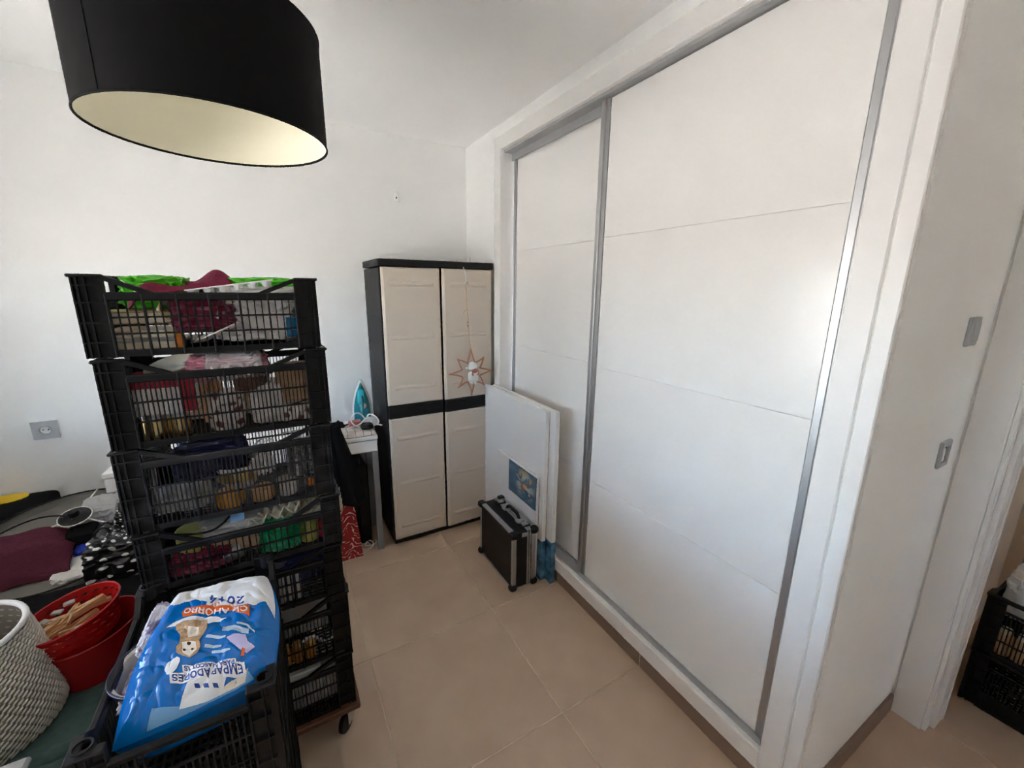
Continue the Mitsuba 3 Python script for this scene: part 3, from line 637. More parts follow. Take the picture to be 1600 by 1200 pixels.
for k, x in enumerate((-.012, .012)):
    pts = [at(1, .62, -.05+.03*k, .16), at(1, .60, -.06+.03*k, .215), at(1, .66, -.07+.03*k, .222), at(1, .70, -.07+.03*k, .19), at(1, .72, -.07+.03*k, .15)]
    single('leather_strap', tube(spline(pts, 24), .0055, 8), 'm_brown', ['front brown leather strap arching out of the second crate', 'rear brown leather strap arching out of the second crate'][k], 'strap', True)
item('carton', cbox(-.10, .10, -.04, .04, 0, .07, .003), 'm_card', 1, .42, .07, .01, 'tan carton at the back of the second crate', 'carton')

# --- third crate
item('scourer', lathe([(0, -.018), (.028, -.016), (.036, 0), (.028, .016), (0, .018)], 28), 'm_knit', 2, .145, -.085, .190, 'grey knitted round pad at the top left of the third crate', 'pad')

rk = thing('wire_rack', 'chrome wire cooling rack leaning at the top right of the third crate', 'rack')
A_, B_, C_ = at(2, .735, -.125, .188), at(2, .975, -.125, .190), at(2, .985, .02, .222)
e1, e2 = B_-A_, C_-B_
for k in range(6): add('wire', tube([A_+e1*k/5, A_+e1*k/5+e2], .0016, 6), 'm_steel', rk)
for k in range(4): add('cross_wire', tube([A_+e2*k/3, B_+e2*k/3], .0018, 6), 'm_steel', rk)
item('cloth', blob((.16, .12, .085), 41, .2, 3.6, True, 4), 'm_navy', 2, .37, -.05, .145, 'navy cloth bundle in the third crate', 'cloth')
bw = thing('serving_bowl', 'white and gold bowl behind the grille of the third crate', 'bowl')
add('bowl', mv(lathe([(.02, 0), (.035, .002), (.06, .04), (.068, .078), (.065, .078), (.055, .04), (.02, .008)], 32), at(2, .495, -.065, .050)), 'm_porcelain', bw, smooth=40)
add('band', mv(lathe([(.0585, .032), (.066, .064)], 32), at(2, .495, -.0655, .050)), 'm_gold', bw, smooth=True)
item('honey_jar', lathe([(0, 0), (.034, .001), (.036, .01), (.036, .04), (.03, .046), (0, .046)], 28), 'm_amber', 2, .44, -.098, .01, 'amber jar under the white bowl in the third crate', 'jar')
item('honey_jar', lathe([(0, 0), (.030, .001), (.031, .01), (.031, .036), (.026, .04), (0, .04)], 28), 'm_pin', 2, .60, -.098, .01, 'tan jar in the middle of the third crate', 'jar')
wh = extr(unary_union([disc_poly(0, 0, .026)]+[affinity.rotate(sbox(-.005, .02, .005, .034), k*30, origin=(0, 0)) for k in range(12)]).difference(disc_poly(0, 0, .01)), .012)
item('pasta_cutter', wh, 'm_steel', 2, .625, -.11, .125, 'toothed metal wheel in the middle of the third crate', 'metal wheel', rx=PI/2)
for k, a in enumerate((.80, .90)):
    zz = np.linspace(0, .105, 40); rr = .026+.0016*np.sin(np.arange(40)*2.1)
    cn = thing('ribbed_can', ['ribbed steel can in the third crate, left of the pair under the wire rack', 'ribbed steel can in the third crate, right of the pair under the wire rack'][k], 'can', None)
    add('body', mv(lathe(np.stack([rr, zz], 1), 28), at(2, a, -.09, .065)), 'm_steel', cn, smooth=50)
    add('lid', mv(lathe([(.028, .100), (.028, .110), (0, .111)], 28), at(2, a, -.09, .065)), 'm_alu', cn, smooth=40)
item('bottle_cap', lathe([(0, -.008), (.013, -.008), (.014, .006), (.010, .009), (0, .009)], 20), 'm_orange', 2, .865, -.122, .045, 'round orange cap low in the right of the third crate', 'cap', rx=PI/2)
for k in range(3):
    item('metal_rod', tube([(0, 0, 0), (.004, 0, .14)], .0028, 6), 'm_steel', 2, .10+.014*k, -.115, .035, ['leftmost', 'middle', 'rightmost'][k]+' of three thin upright metal rods in the third crate', 'rod', group='metal rods in the third crate')
item('dish_pile', blob((.12, .1, .05), 47, .15, 3, True, 3), 'm_baggrey', 2, .22, -.07, .05, 'grey cloth lump at the lower left of the third crate', 'cloth')
item('wire_whisk', cat([tube(spline([(0, 0, 0), (.018*math.cos(a), .018*math.sin(a), .03), (.014*math.cos(a), .014*math.sin(a), .055), (0, 0, .065)], 12), .0012, 5) for a in np.linspace(0, 2*PI, 8, endpoint=False)]+[tube([(0, 0, 0), (0, 0, -.05)], .004, 6)]), 'm_steel', 2, .57, -.10, .165, 'metal whisk in the third crate', 'whisk', ry=1.2)
item('white_cup', lathe([(0, 0), (.024, .001), (.029, .05), (.027, .05), (.022, .004), (0, .004)], 24), 'm_porcelain', 2, .735, -.10, .01, 'white cup low in the third crate', 'cup')

# --- fourth crate
def egg(n, m, nu, nv):
    def fn(u, v):
        x = (u-.5)*n*.045; y = (v-.5)*m*.045
        return np.stack([x, y, .016*np.cos(u*n*2*PI)*np.cos(v*m*2*PI)], -1)
    return thick(fn, nu, nv, .003)
item('egg_box', egg(4, 3, 50, 38), 'm_eggbox', 3, .60, -.045, .125, 'grey brown egg tray lying open on the fourth crate, left one', 'egg tray', ry=-.12, rz=.1)
item('egg_box', egg(4, 3, 50, 38), 'm_eggbox', 3, .86, -.05, .105, 'grey brown egg tray at the right end of the fourth crate', 'egg tray', ry=.05, rz=-.05)
item('tea_tin', lathe([(0, .09), (.034, .09), (.037, .086), (.037, 0), (0, 0)], 28), 'm_olive', 3, .225, -.085, .042, 'round yellow green tin at the top left of the fourth crate', 'tin')
st = thing('clear_package', 'clear plastic package with a blue sticker in the fourth crate', 'package')
add('wrap', mv(blob((.15, .09, .035), 51, .15, 3, True, 4), at(3, .42, -.07, .118)), 'm_baggrey', st, smooth=30)
add('sticker', mv(mv(cbox(-.018, .018, -.014, .014, 0, .002, .0005), ry=-.1, rx=.35), at(3, .455, -.10, .140)), 'm_sky', st, label='blue sticker')
item('paper_bag', blob((.15, .1, .07), 53, .13, 3, True, 4), 'm_card', 3, .47, -.07, .07, 'brown paper bag in the middle of the fourth crate', 'bag')
item('plastic_bag', blob((.10, .09, .085), 55, .25, 4.5, True, 4), 'm_emerald', 3, .665, -.09, .062, 'shiny emerald green bag in the fourth crate', 'bag')
item('plastic_bag', blob((.13, .1, .055), 57, .25, 4.5, True, 4), 'm_bagwine', 3, .27, -.085, .045, 'wine red shiny bag at the lower left of the fourth crate', 'bag')
item('tin_can', lathe([(0, 0), (.024, 0), (.024, .045), (0, .045)], 24), 'm_steel', 3, .375, -.115, .035, 'small silver tin in the fourth crate', 'tin', ry=1.3)
item('jar', lathe([(0, 0), (.028, 0), (.03, .05), (.022, .06), (.022, .07), (0, .07)], 24), 'm_olive', 3, .825, -.095, .012, 'yellow green jar in the right of the fourth crate', 'jar')
item('jar', lathe([(0, 0), (.026, 0), (.027, .045), (.022, .055), (0, .055)], 24), 'm_redcard', 3, .93, -.095, .012, 'dark red jar in the right end of the fourth crate', 'jar')
single('cable', tube(spline([at(3, .05, -.13, .16), at(3, .2, -.12, .135), at(3, .35, -.12, .13), at(3, .42, -.10, .15)], 20), .003, 6), 'm_blackplain', 'black cable across the upper left of the fourth crate', 'cable', True)

# --- fifth, sixth and seventh crate
mb = lathe([(0, 0), (.03, .002), (.055, .035), (.062, .06), (.060, .06), (.052, .035), (.028, .006), (0, .004)], 28)
item('mixing_bowl', mb, 'm_steel', 4, .58, -.06, .10, 'grey metal bowl under the emerald bag in the fifth crate', 'bowl', ry=.35)
item('cloth', blob((.16, .13, .09), 61, .15, 3, True, 4), 'm_navy', 4, .76, -.05, .105, 'navy cloth in the right of the fifth crate', 'cloth')
item('cloth', blob((.2, .16, .1), 63, .15, 3, True, 4), 'm_darkcloth', 4, .28, -.04, .07, 'black cloth in the left of the fifth crate', 'cloth')
for k in range(6):
    item('candle', lathe([(0, 0), (.008, 0), (.008, .09), (.002, .094), (0, .094)], 12), 'm_bagwhite', 4, .50+.045*k, -.118, .012, ['first', 'second', 'third', 'fourth', 'fifth', 'sixth'][k]+' white candle from the left behind the grille of the fifth crate', 'candle', group='candles in the fifth crate')
for k in range(3):
    jr = thing('spice_jar', ['amber spice jar in the sixth crate, left of three', 'amber spice jar in the sixth crate, middle of three', 'amber spice jar in the sixth crate, right of three'][k], 'jar')
    add('glass', mv(lathe([(0, 0), (.016, 0), (.017, .05), (.012, .058), (0, .058)], 18), at(5, .60+.075*k, -.11, .008)), 'm_amber', jr, smooth=40)
    add('cap', mv(lathe([(.014, .056), (.014, .07), (0, .07)], 18), at(5, .60+.075*k, -.11, .008)), 'm_gold', jr, smooth=40)
item('carton', cbox(-.09, .09, -.05, .05, 0, .12, .003), 'm_baggrey', 5, .70, -.02, .07, 'grey carton behind the jars in the sixth crate', 'carton')
ns = thing('bead_string', 'string of white beads hanging in the right of the sixth crate', 'beads')
for k in range(14): add('bead', mv(trimesh.creation.icosphere(1, .006), at(5, .70+.019*k, -.128, .075+.022*math.sin(k*.55))), 'm_white', ns, smooth=True)
pn = thing('frying_pan', 'black pan whose handle end pokes out of the side of the tall stack', 'pan')
add('pan_body', mv(lathe([(0, 0), (.085, 0), (.10, .035), (.098, .035), (.083, .003), (0, .003)], 36), at(5, .62, .03, .03)), 'm_blackplain', pn, smooth=40)
add('handle', cat(tube(spline([at(5, .80, .05, .06), at(5, .95, .085, .072), at(5, 1.055, .105, .073)], 16), np.r_[np.full(10, .008), np.linspace(.008, .02, 4), .021, .012], 12)), 'm_blackplain', pn, smooth=True)
for k, (a, zz, lab) in enumerate(((.45, .16, 'grey folded paper stack at the top of the lowest crate'), (.78, .03, 'grey cardboard box in the right of the lowest crate'), (.30, .03, 'dark grey cardboard box in the left of the lowest crate'))):
    item('cardboard_box', cbox(-.10, .10, -.09, .09, 0, [.02, .13, .12][k], .003), ['m_bagwhite', 'm_baggrey', 'm_grey'][k], 6, a if k else .60, -.03, zz, lab, 'box')
single('plastic_sheet', mv(grid(lambda u, v: np.stack([-.09+.18*u, -.08+.16*v, .02*np.sin(4*u+3*v)+.03*u], -1), 16, 16), at(5, .72, -.04, .195)), 'm_baggrey', 'grey plastic sheet on top of the sixth crate', 'sheet', True)

# ------------------------------------------------------------------ crates in the foreground
FX, FY = -1.452, -1.692
crate('black crate with open corner sockets in the foreground, holding a blue bag', .49, .31, .24, .035, (FX, FY, .560), PI/2, 'slat', 'm_dusty', 5, 6, 1, cw=.05, sl=.04, sockets=True, short_drop=.035, slot=True)
crate('black crate directly under the foreground crate with the blue bag', .49, .31, .27, .045, (FX, FY, .283), PI/2, 'slat', 'm_black', 4, 9, 2, cw=.06)
crate('lowest black crate of the foreground pile, standing on the floor', .49, .31, .27, .045, (FX, FY, .006), PI/2, 'slat', 'm_black', 4, 9, 2, cw=.06)


# ------------------------------------------------------------------ blue bag of pads in the foreground crate
# a runs from its left edge to its right edge, b from its rear edge to its front edge
RL, RR, FR, FL = np.array([-1.508, -1.592, .818]), np.array([-1.303, -1.628, .826]), np.array([-1.297, -1.895, .780]), np.array([-1.566, -1.893, .742])
def bagtop(a, b, off=0.0):
    a, b = np.asarray(a, float), np.asarray(b, float)
    A, B = a[..., None], b[..., None]
    P = RL*(1-A)*(1-B)+RR*A*(1-B)+FR*A*B+FL*(1-A)*B
    e = np.clip(np.minimum(np.minimum(a, 1-a)/.16, np.minimum(b, 1-b)/.12), 0, 1)
    pill = np.sin(e*PI/2)**.8
    q = np.stack([a*3.0, b*4.2, a*0+2.0], -1)
    w = mk.fbm(q*1.3, 3, 3)-.5
    cre = (1-np.abs(2*mk.noise(np.stack([a*5+b*3, b*6-a*2, a*0], -1), 8)-1))**3
    cr2 = (1-np.abs(2*mk.noise(np.stack([a*11-b*7, b*13+a*5, a*0+4], -1), 5)-1))**4
    h = .040*pill+(.022*w-.0065*cre-.0025*cr2)*pill
    h = h+.012*np.sin(PI*b)
    P = P.copy(); P[..., 2] += h+off
    bow = .018*np.sin(PI*b)*(a-.5)*2           # the sides bulge
    P[..., 0] += bow
    P[..., 1] -= .010*np.sin(PI*a)*(b-.5)*2
    return P
def bag_fn(side):
    def fn(u, v):
        P = bagtop(u, v)
        if side < 0:
            e = np.clip(np.minimum(np.minimum(u, 1-u)/.2, np.minimum(v, 1-v)/.15), 0, 1)
            P[..., 2] = (RL*(1-u[..., None])*(1-v[..., None])+RR*u[..., None]*(1-v[..., None])+FR*u[..., None]*v[..., None]+FL*(1-u[..., None])*v[..., None])[..., 2]-.10*np.sin(e*PI/2)
        return P
    return fn
bag = thing('pad_package', 'blue and white plastic bag of pet pads lying in the foreground crate', 'bag')
def seam_w(u): return .10+.035*np.sin(u*9)+.02*np.sin(u*23+1)
add('front_film', grid(bag_fn(1), 170, 240), 'm_blue', bag, smooth=True)
bt = grid(bag_fn(-1), 50, 60); bt.invert()
add('back_film', bt, 'm_blue', bag, smooth=True)
def drape(m2, off):
    """Lays a flat print, drawn in (a, b) plus z, on the bag."""
    v, f = trimesh.remesh.subdivide_to_size(m2.vertices, m2.faces, .028, max_iter=12)
    return trimesh.Trimesh(bagtop(v[:, 0], v[:, 1], off+v[:, 2]), f, process=False)
def patch(name, pts, m, off, label=None, parent=None, smooth_poly=False):
    p = Polygon(pts).buffer(0)
    if smooth_poly: p = p.buffer(.02).buffer(-.02)
    e = extr(p, .0004)
    return add(name, drape(e, off), m, parent or bag, smooth=False, label=label)

def btext(name, t, A, B, C, m, off, label, halo):
    """Lettering on the bag: from A along A-B, with capitals as high as C is above A."""
    q = mk.text_mesh(t, 1.0, .0004, True)
    v, f = trimesh.remesh.subdivide_to_size(q.vertices, q.faces, .45, max_iter=12)
    w = v[:, 0].max()
    A, B, C = np.array(A), np.array(B), np.array(C)
    ab = A+(B-A)*(v[:, :1]/w)+(C-A)*v[:, 1:2]
    if halo:
        lo, hi = q.bounds
        pts = [A-(B-A)*.03-(C-A)*.3, B+(B-A)*.03-(C-A)*.3, B+(B-A)*.03+(C-A)*1.3, A-(B-A)*.03+(C-A)*1.3]
        patch('print_halo', [tuple(x) for x in pts], 'm_pr_white', off-.0008)
    add(name, trimesh.Trimesh(bagtop(ab[:, 0], ab[:, 1], off+v[:, 2]), f, process=False), m, bag, label=label)
patch('print_white', [(0.012, 0.10), (0.142, 0.204), (0.205, 0.198), (0.322, 0.202), (0.443, 0.273), (0.741, 0.4), (0.811, 0.454), (0.904, 0.436), (0.93, 0.496), (0.942, 0.526), (0.967, 0.581), (0.985, 0.16), (0.985, 0.012), (0.012, 0.012)], 'm_pr_white', .0008, 'white end of the bag')
patch('print_banner', [(0.28, 0.368), (0.249, 0.3), (0.264, 0.264), (0.446, 0.305), (0.551, 0.29), (0.687, 0.37), (0.783, 0.443), (0.79, 0.555), (0.763, 0.531), (0.587, 0.414), (0.427, 0.385), (0.31, 0.374)], 'm_pr_orange', 0.0014, 'orange banner')
btext('lettering', 'CK AHORRO', [0.7738, 0.4613], [0.2634, 0.2759], [0.7806, 0.5153], 'm_pr_white', 0.0022, 'white word on the orange banner', None)
btext('lettering', '20+4', [0.7494, 0.3313], [0.4406, 0.2071], [0.7517, 0.4066], 'm_pr_navy', 0.0024, 'navy number', 0.012)
patch('print_wedge', [(0.183, 0.41), (0.235, 0.381), (0.349, 0.384), (0.533, 0.451), (0.624, 0.508), (0.498, 0.503), (0.361, 0.425), (0.27, 0.421)], 'm_pr_white', 0.0013, None)
patch('print_dog', [(0.245, 0.413), (0.295, 0.402), (0.48, 0.46), (0.492, 0.541), (0.465, 0.589), (0.456, 0.62), (0.471, 0.662), (0.458, 0.702), (0.413, 0.718), (0.357, 0.678), (0.308, 0.637), (0.324, 0.599), (0.307, 0.515), (0.262, 0.452)], 'm_pr_fur', 0.0018, 'printed photo of a small light brown dog')
patch('print_chest', [(0.347, 0.472), (0.429, 0.498), (0.435, 0.568), (0.367, 0.556)], 'm_pr_cream', 0.0023, None)
patch('print_muzzle', [(0.336, 0.582), (0.387, 0.593), (0.435, 0.621), (0.449, 0.674), (0.411, 0.709), (0.358, 0.662)], 'm_pr_cream', 0.0023, None)
patch('print_ear', [(0.305, 0.605), (0.329, 0.584), (0.34, 0.618), (0.316, 0.637)], 'm_pr_tan', 0.0027, None)
patch('print_ear', [(0.433, 0.597), (0.463, 0.639), (0.463, 0.688), (0.445, 0.653)], 'm_pr_tan', 0.0027, None)
patch('print_spot', [(0.403, 0.621), (0.401, 0.63), (0.392, 0.63), (0.38, 0.621), (0.374, 0.608), (0.375, 0.598), (0.384, 0.598), (0.396, 0.607)], 'm_pr_dark', 0.0031, None)
patch('print_spot', [(0.377, 0.654), (0.375, 0.659), (0.369, 0.658), (0.362, 0.653), (0.358, 0.646), (0.359, 0.641), (0.366, 0.641), (0.373, 0.646)], 'm_pr_dark', 0.0031, None)
patch('print_spot', [(0.43, 0.667), (0.429, 0.672), (0.422, 0.672), (0.415, 0.667), (0.411, 0.659), (0.413, 0.654), (0.419, 0.655), (0.426, 0.66)], 'm_pr_dark', 0.0031, None)
patch('print_mouth', [(0.351, 0.56), (0.404, 0.575), (0.398, 0.588), (0.363, 0.577)], 'm_pr_tan', 0.0029, None)
patch('print_strip', [(0.603, 0.606), (0.605, 0.57), (0.688, 0.599), (0.796, 0.672), (0.8, 0.729), (0.693, 0.642)], 'm_pr_strip', 0.0014, None)
patch('print_strip', [(0.701, 0.593), (0.704, 0.578), (0.777, 0.617), (0.843, 0.722), (0.841, 0.739), (0.774, 0.631)], 'm_pr_strip', 0.0014, None)
patch('print_strip', [(0.496, 0.615), (0.501, 0.596), (0.639, 0.658), (0.632, 0.673)], 'm_pr_strip', 0.0014, None)
patch('print_strip', [(0.499, 0.68), (0.5, 0.66), (0.617, 0.715), (0.614, 0.727)], 'm_pr_strip', 0.0014, None)
patch('print_strip', [(0.551, 0.733), (0.554, 0.72), (0.681, 0.774), (0.683, 0.788), (0.638, 0.778)], 'm_pr_strip', 0.0014, None)
patch('print_pad', [(0.641, 0.678), (0.697, 0.676), (0.776, 0.716), (0.797, 0.78), (0.856, 0.843), (0.801, 0.86), (0.751, 0.818), (0.699, 0.752)], 'm_pr_lilac', 0.0016, 'printed lilac folded pad')
patch('print_arrow', [(0.767, 0.812), (0.791, 0.834), (0.785, 0.869), (0.764, 0.864)], 'm_pr_orange', 0.0022, None)
patch('print_badge', [(0.257, 0.716), (0.264, 0.693), (0.289, 0.68), (0.323, 0.671), (0.348, 0.691), (0.353, 0.714), (0.342, 0.752), (0.313, 0.778), (0.284, 0.769)], 'm_pr_white', 0.0016, 'white oval badge')
patch('print_block', [(0.443, 0.851), (0.68, 0.93), (0.656, 0.978), (0.419, 0.9)], 'm_pr_white', 0.0012, None)
patch('print_flap', [(0.419, 0.9), (0.56, 0.947), (0.703, 0.985), (0.555, 0.985), (0.39, 0.971)], 'm_pr_white', 0.0016, 'white flap')
patch('print_flap', [(0.70, 0.96), (0.82, 0.945), (0.80, 0.985), (0.58, 0.982)], 'm_pr_cream', 0.0013, None)
patch('film', [(0.23, 0.93), (0.39, 0.96), (0.56, 0.968), (0.7, 0.972), (0.82, 0.955), (0.86, 0.99), (0.2, 0.99)], 'm_bluepale', 0.001, 'bluish see-through flap')
patch('print_mark', [(0.474, 0.902), (0.506, 0.909), (0.514, 0.926), (0.483, 0.92)], 'm_pr_navy', 0.0024, None)
patch('print_mark', [(0.529, 0.913), (0.563, 0.929), (0.572, 0.949), (0.539, 0.937)], 'm_pr_navy', 0.0024, None)
patch('print_mark', [(0.592, 0.939), (0.624, 0.948), (0.632, 0.964), (0.601, 0.956)], 'm_pr_navy', 0.0024, None)
btext('lettering', 'EMPAPADORES', [0.7803, 0.9111], [0.3188, 0.7884], [0.7929, 0.9558], 'm_pr_navy', 0.0026, 'navy word EMPAPADORES on a white outline', 0.014)
btext('lettering', 'PARA MASCOTAS', [0.7234, 0.8703], [0.3854, 0.7595], [0.7307, 0.8975], 'm_pr_navy', 0.0026, 'navy words PARA MASCOTAS', 0.008)


# ------------------------------------------------------------------ enamel pot and papers beside the bag
pt = thing('enamel_pot', 'dark blue enamel pot with a cream rim tucked beside the blue bag', 'pot')
ptp = lambda q: mv(mv(q, ry=-.10), (-1.504, -1.715, .684))
add('pot_body', ptp(lathe([(0, 0), (.075, 0), (.088, .02), (.092, .075), (.097, .085), (.099, .088)], 48)), 'm_navyenamel', pt, smooth=40)
add('inside', ptp(lathe([(.0985, .088), (.090, .083), (.086, .02), (.072, .006), (0, .006)], 48)), 'm_cream', pt, smooth=40, label='cream inside and rim')
add('rim', ptp(mv(ring_mesh(.0985, .003, 56, 8), (0, 0, .088))), 'm_navyenamel', pt, smooth=True)
single('pot_filling', mv(blob((.15, .15, .04), 71, .2, 4, True, 4), (-1.506, -1.715, .722), ry=-.1), 'm_floral', 'brown and white patterned crumpled paper in the enamel pot', 'paper', 30)
single('wrapping_paper', mv(blob((.055, .09, .07), 73, .25, 4, True, 4), (-1.532, -1.640, .785), ry=.5), 'm_floral', 'white wrinkled paper with a faint print between pot and blue bag', 'paper', 30)

# ------------------------------------------------------------------ daybed and the things on it
BZ = .48
bd = thing('daybed', 'low daybed with grey green upholstery along the left wall', 'daybed')
add('base', cat(cbox(-2.59, -1.66, -2.05, -.44, .05, .22, .01), cbox(-2.59, -2.0, -.44, -.06, .05, .22, .01)), 'm_bed', bd)
add('cushion', rbox(-2.59, -1.655, -1.558, -.44, .22, BZ, .03, 16), 'm_bed', bd, smooth=40)
add('cushion', rbox(-2.59, -2.0, -.436, -.05, .22, BZ, .03, 16), 'm_bed', bd, smooth=40)
add('cushion', rbox(-2.59, -1.655, -2.06, -1.562, .22, BZ, .03, 16), 'm_bed', bd, smooth=40)
for x in (-2.54, -1.71):
    for y in (-2.0, -.50): add('leg', cbox(x-.025, x+.025, y-.025, y+.025, 0, .055, .004), 'm_blackplain', bd)

# woven plastic bin
wb = thing('woven_bin', 'off white plastic bin with a woven pattern at the left edge', 'bin')
WX, WY = -1.998, -1.400
prof = lambda z: .188-.010*np.clip((.06-z)/.06, 0, 1)**2-.040*np.clip((z-.02)/.25, 0, 1)**1.3
zz = np.linspace(0, .27, 14)
add('wall', mv(lathe([(0, .002)]+[(prof(z)-.003, z) for z in zz]+[(prof(z)-.007, z) for z in zz[::-1]]+[(0, .006)], 64), (WX, WY, BZ)), 'm_bingapshade', wb, smooth=40)
add('rim', mv(ring_mesh(prof(.27)-.004, .007, 64, 10), (WX, WY, BZ+.272)), 'm_white', wb, smooth=True)
dash = trimesh.creation.icosphere(1, 1.0); D = []
for r in range(30):
    z = .007+.0087*r
    for k in range(58):
        a = (k+.5*(r % 2))*2*PI/58+.02*r; R = prof(z)-.0026
        D.append(mv(dash, (R*math.cos(a), R*math.sin(a), z), rz=0, s=(1, 1, 1)) if False else mv(mv(dash, s=(.0042, .0105, .0042), rx=.35), (R*math.cos(a), R*math.sin(a), z), rz=0) if False else
                 trimesh.Trimesh((np.array(mv(dash, s=(.0036, .0086, .0030), rx=.42).vertices)+np.array([R, 0, 0]))@np.array([[math.cos(a), math.sin(a), 0], [-math.sin(a), math.cos(a), 0], [0, 0, 1]])+np.array([0, 0, z]), dash.faces, process=False))
add('weave', mv(cat(D), (WX, WY, BZ)), 'm_bin', wb, smooth=True, kind='stuff')
H_ = []
for r in range(10):
    z = .05+.022*r
    for k in range(40):
        a = (k+.5*(r % 2))*2*PI/40; R = prof(z)-.0072
        H_.append(trimesh.Trimesh(np.array(mv(dash, s=(.0006, .007, .003)).vertices)@np.array([[math.cos(a), math.sin(a), 0], [-math.sin(a), math.cos(a), 0], [0, 0, 1]])+np.array([R*math.cos(a), R*math.sin(a), z]), dash.faces, process=False))
add('hole', mv(cat(H_), (WX, WY, BZ)), 'm_grey', wb, kind='stuff')

# grey rimmed white box in the corner of the picture
wx = thing('plastic_box', 'white plastic box with a grey rim at the bottom left corner', 'box')
add('body', rbox(-2.16, -1.785, -1.93, -1.665, BZ, .575, .012, 12), 'm_plateg', wx, smooth=40)
add('lid', cbox(-2.17, -1.776, -1.94, -1.655, .575, .592, .006), 'm_plateg', wx)
add('lid_panel', cbox(-2.15, -1.800, -1.92, -1.680, .588, .597, .004), 'm_white', wx, label='white top panel')

# red peg baskets
def basket(key_label, cx, cy, z0, h, a, b, ph, holes, m, tilt=(0, 0)):
    k = thing('peg_basket', key_label, 'basket')
    def place(q):
        q = mv(q, rx=tilt[0], ry=tilt[1]); return mv(q, (cx, cy, z0), rz=ph)
    n = 96; rows = 24
    def R(t): return .84+.16*t
    def pos(t, i, inset=0):
        ang = i*2*PI/n
        return np.array([(a*R(t)-inset)*math.cos(ang), (b*R(t)-inset)*math.sin(ang), t*h])
    V, F = [], []
    for t in range(rows+1):
        for i in range(n): V.append(pos(t/rows, i))
    for t in range(rows+1):
        for i in range(n): V.append(pos(t/rows, i, .0022))
    N = (rows+1)*n
    def hole(t, i):
        if not holes: return False
        band = (t in (18, 19)) or (t in (12, 13)) or (t in (6, 7))
        sh = 2 if t in (12, 13) else 0
        return band and ((i+sh+(1 if t % 2 else 0)) % 4) < 2
    for t in range(rows):
        for i in range(n):
            j = (i+1) % n
            if hole(t, i): continue
            q = (t*n+i, t*n+j, (t+1)*n+j, (t+1)*n+i)
            F += [(q[0], q[1], q[2]), (q[0], q[2], q[3]), (N+q[2], N+q[1], N+q[0]), (N+q[3], N+q[2], N+q[0])]
    add('wall', place(trimesh.Trimesh(np.array(V), np.array(F), process=False)), m, k)
    add('bottom', place(lathe([(0, 0), (1, 0), (1, .003), (0, .003)], 48, a*.845, b*.845)), m, k)
    add('rim', place(mv(tube(np.array([pos(1, i) for i in range(n)]), .0035, 8, closed=True), (0, 0, 0))), m, k, smooth=True)
    return place
RBX, RBY = -1.800, -1.295
pb_ = basket('red perforated oval basket full of wooden clothes pegs', RBX, RBY, .603, .085, .112, .088, .85, True, 'm_red', (.0, -.10))
basket('plain dark red oval basket under the perforated peg basket', RBX+.030, RBY+.012, BZ, .135, .116, .094, .85, False, 'm_reddark', (.0, -.05))
rng = random.Random(8)
for k in range(14):
    pg = thing('clothes_peg', 'wooden clothes peg lying in the red perforated basket', 'clothes peg', 'wooden pegs in the red basket')
    px, py, pz, pa, tl = rng.uniform(-.06, .06), rng.uniform(-.045, .045), .035+.0028*k, rng.uniform(-.7, .7), rng.uniform(-.2, .2)
    half = lambda s: trimesh.convex.convex_hull(np.array([(x, s*(y+ (.004 if x < -.02 else 0)), z) for x in (-.036, -.005, .036) for y in ((.001, .005) if x > -.03 else (.005, .008)) for z in (-.005, .005)]))
    pp = lambda q: pb_(mv(q, (px, py, pz), rz=pa, ry=tl))
    add('jaw', pp(half(1)), 'm_pin', pg); add('jaw', pp(half(-1)), 'm_pin', pg)
    add('spring', pp(mv(trimesh.creation.cylinder(.0042, .012, sections=8), (-.002, 0, 0))), 'm_steel', pg)
for k in range(3):
    single('plastic_clip', pb_(mv(cbox(-.008, .008, -.012, .012, -.003, .003, .001), (-.03+.03*k, .052, .070+.004*k), rz=.5*k)), 'm_veil', ['left', 'middle', 'right'][k]+' of three clear plastic clips on the far rim of the red basket', 'clip', group='clear clips in the red basket')

# hanging mesh net lying on the daybed
NC, NR, NA, NB = np.array([-2.057, -.566, .585]), .297, .231, .038
ne1 = np.array([math.cos(NB), 0, math.sin(NB)]); ne2 = np.array([-math.sin(NA)*math.sin(NB), math.cos(NA), math.sin(NA)*math.cos(NB)]); ne3 = np.cross(ne1, ne2)
def npl(q):
    return trimesh.Trimesh(NC+np.asarray(q.vertices)@np.stack([ne1, ne2, ne3]), q.faces, process=False)
def NP(x, y, z): return NC+x*ne1+y*ne2+z*ne3
nt = thing('drying_net', 'round grey mesh drying net with a black wire rim on the daybed', 'net')
add('mesh_wall', npl(lathe([(NR*.97, -.034), (NR*1.01, -.015), (NR, 0)], 72)), 'm_net', nt, smooth=True)
add('mesh_floor', npl(lathe([(0, -.034), (NR*.6, -.034), (NR*.97, -.034)], 72)), 'm_net', nt, smooth=True)
add('wire_rim', npl(ring_mesh(NR, .003, 96, 8)), 'm_blackplain', nt, smooth=True)
hub = NP(.055, .0, .085)
add('hub', cat(mv(lathe([(0, -.008), (.044, -.008), (.050, 0), (.042, .007), (.018, .012), (.014, .030), (0, .032)], 28), hub, rx=.35)), 'm_blackplain', nt, smooth=35)
add('hub_ring', mv(mv(ring_mesh(.0505, .002, 36, 6), rx=.35), hub), 'm_white', nt, smooth=True, label='pale edge of the hub')
for (x, y) in ((.04, .302), (-.30, -.10), (.29, -.10)):
    add('cord', tube([hub+np.array([0, 0, .002]), NP(x, y, 0)], .003, 6), 'm_white', nt, smooth=True)
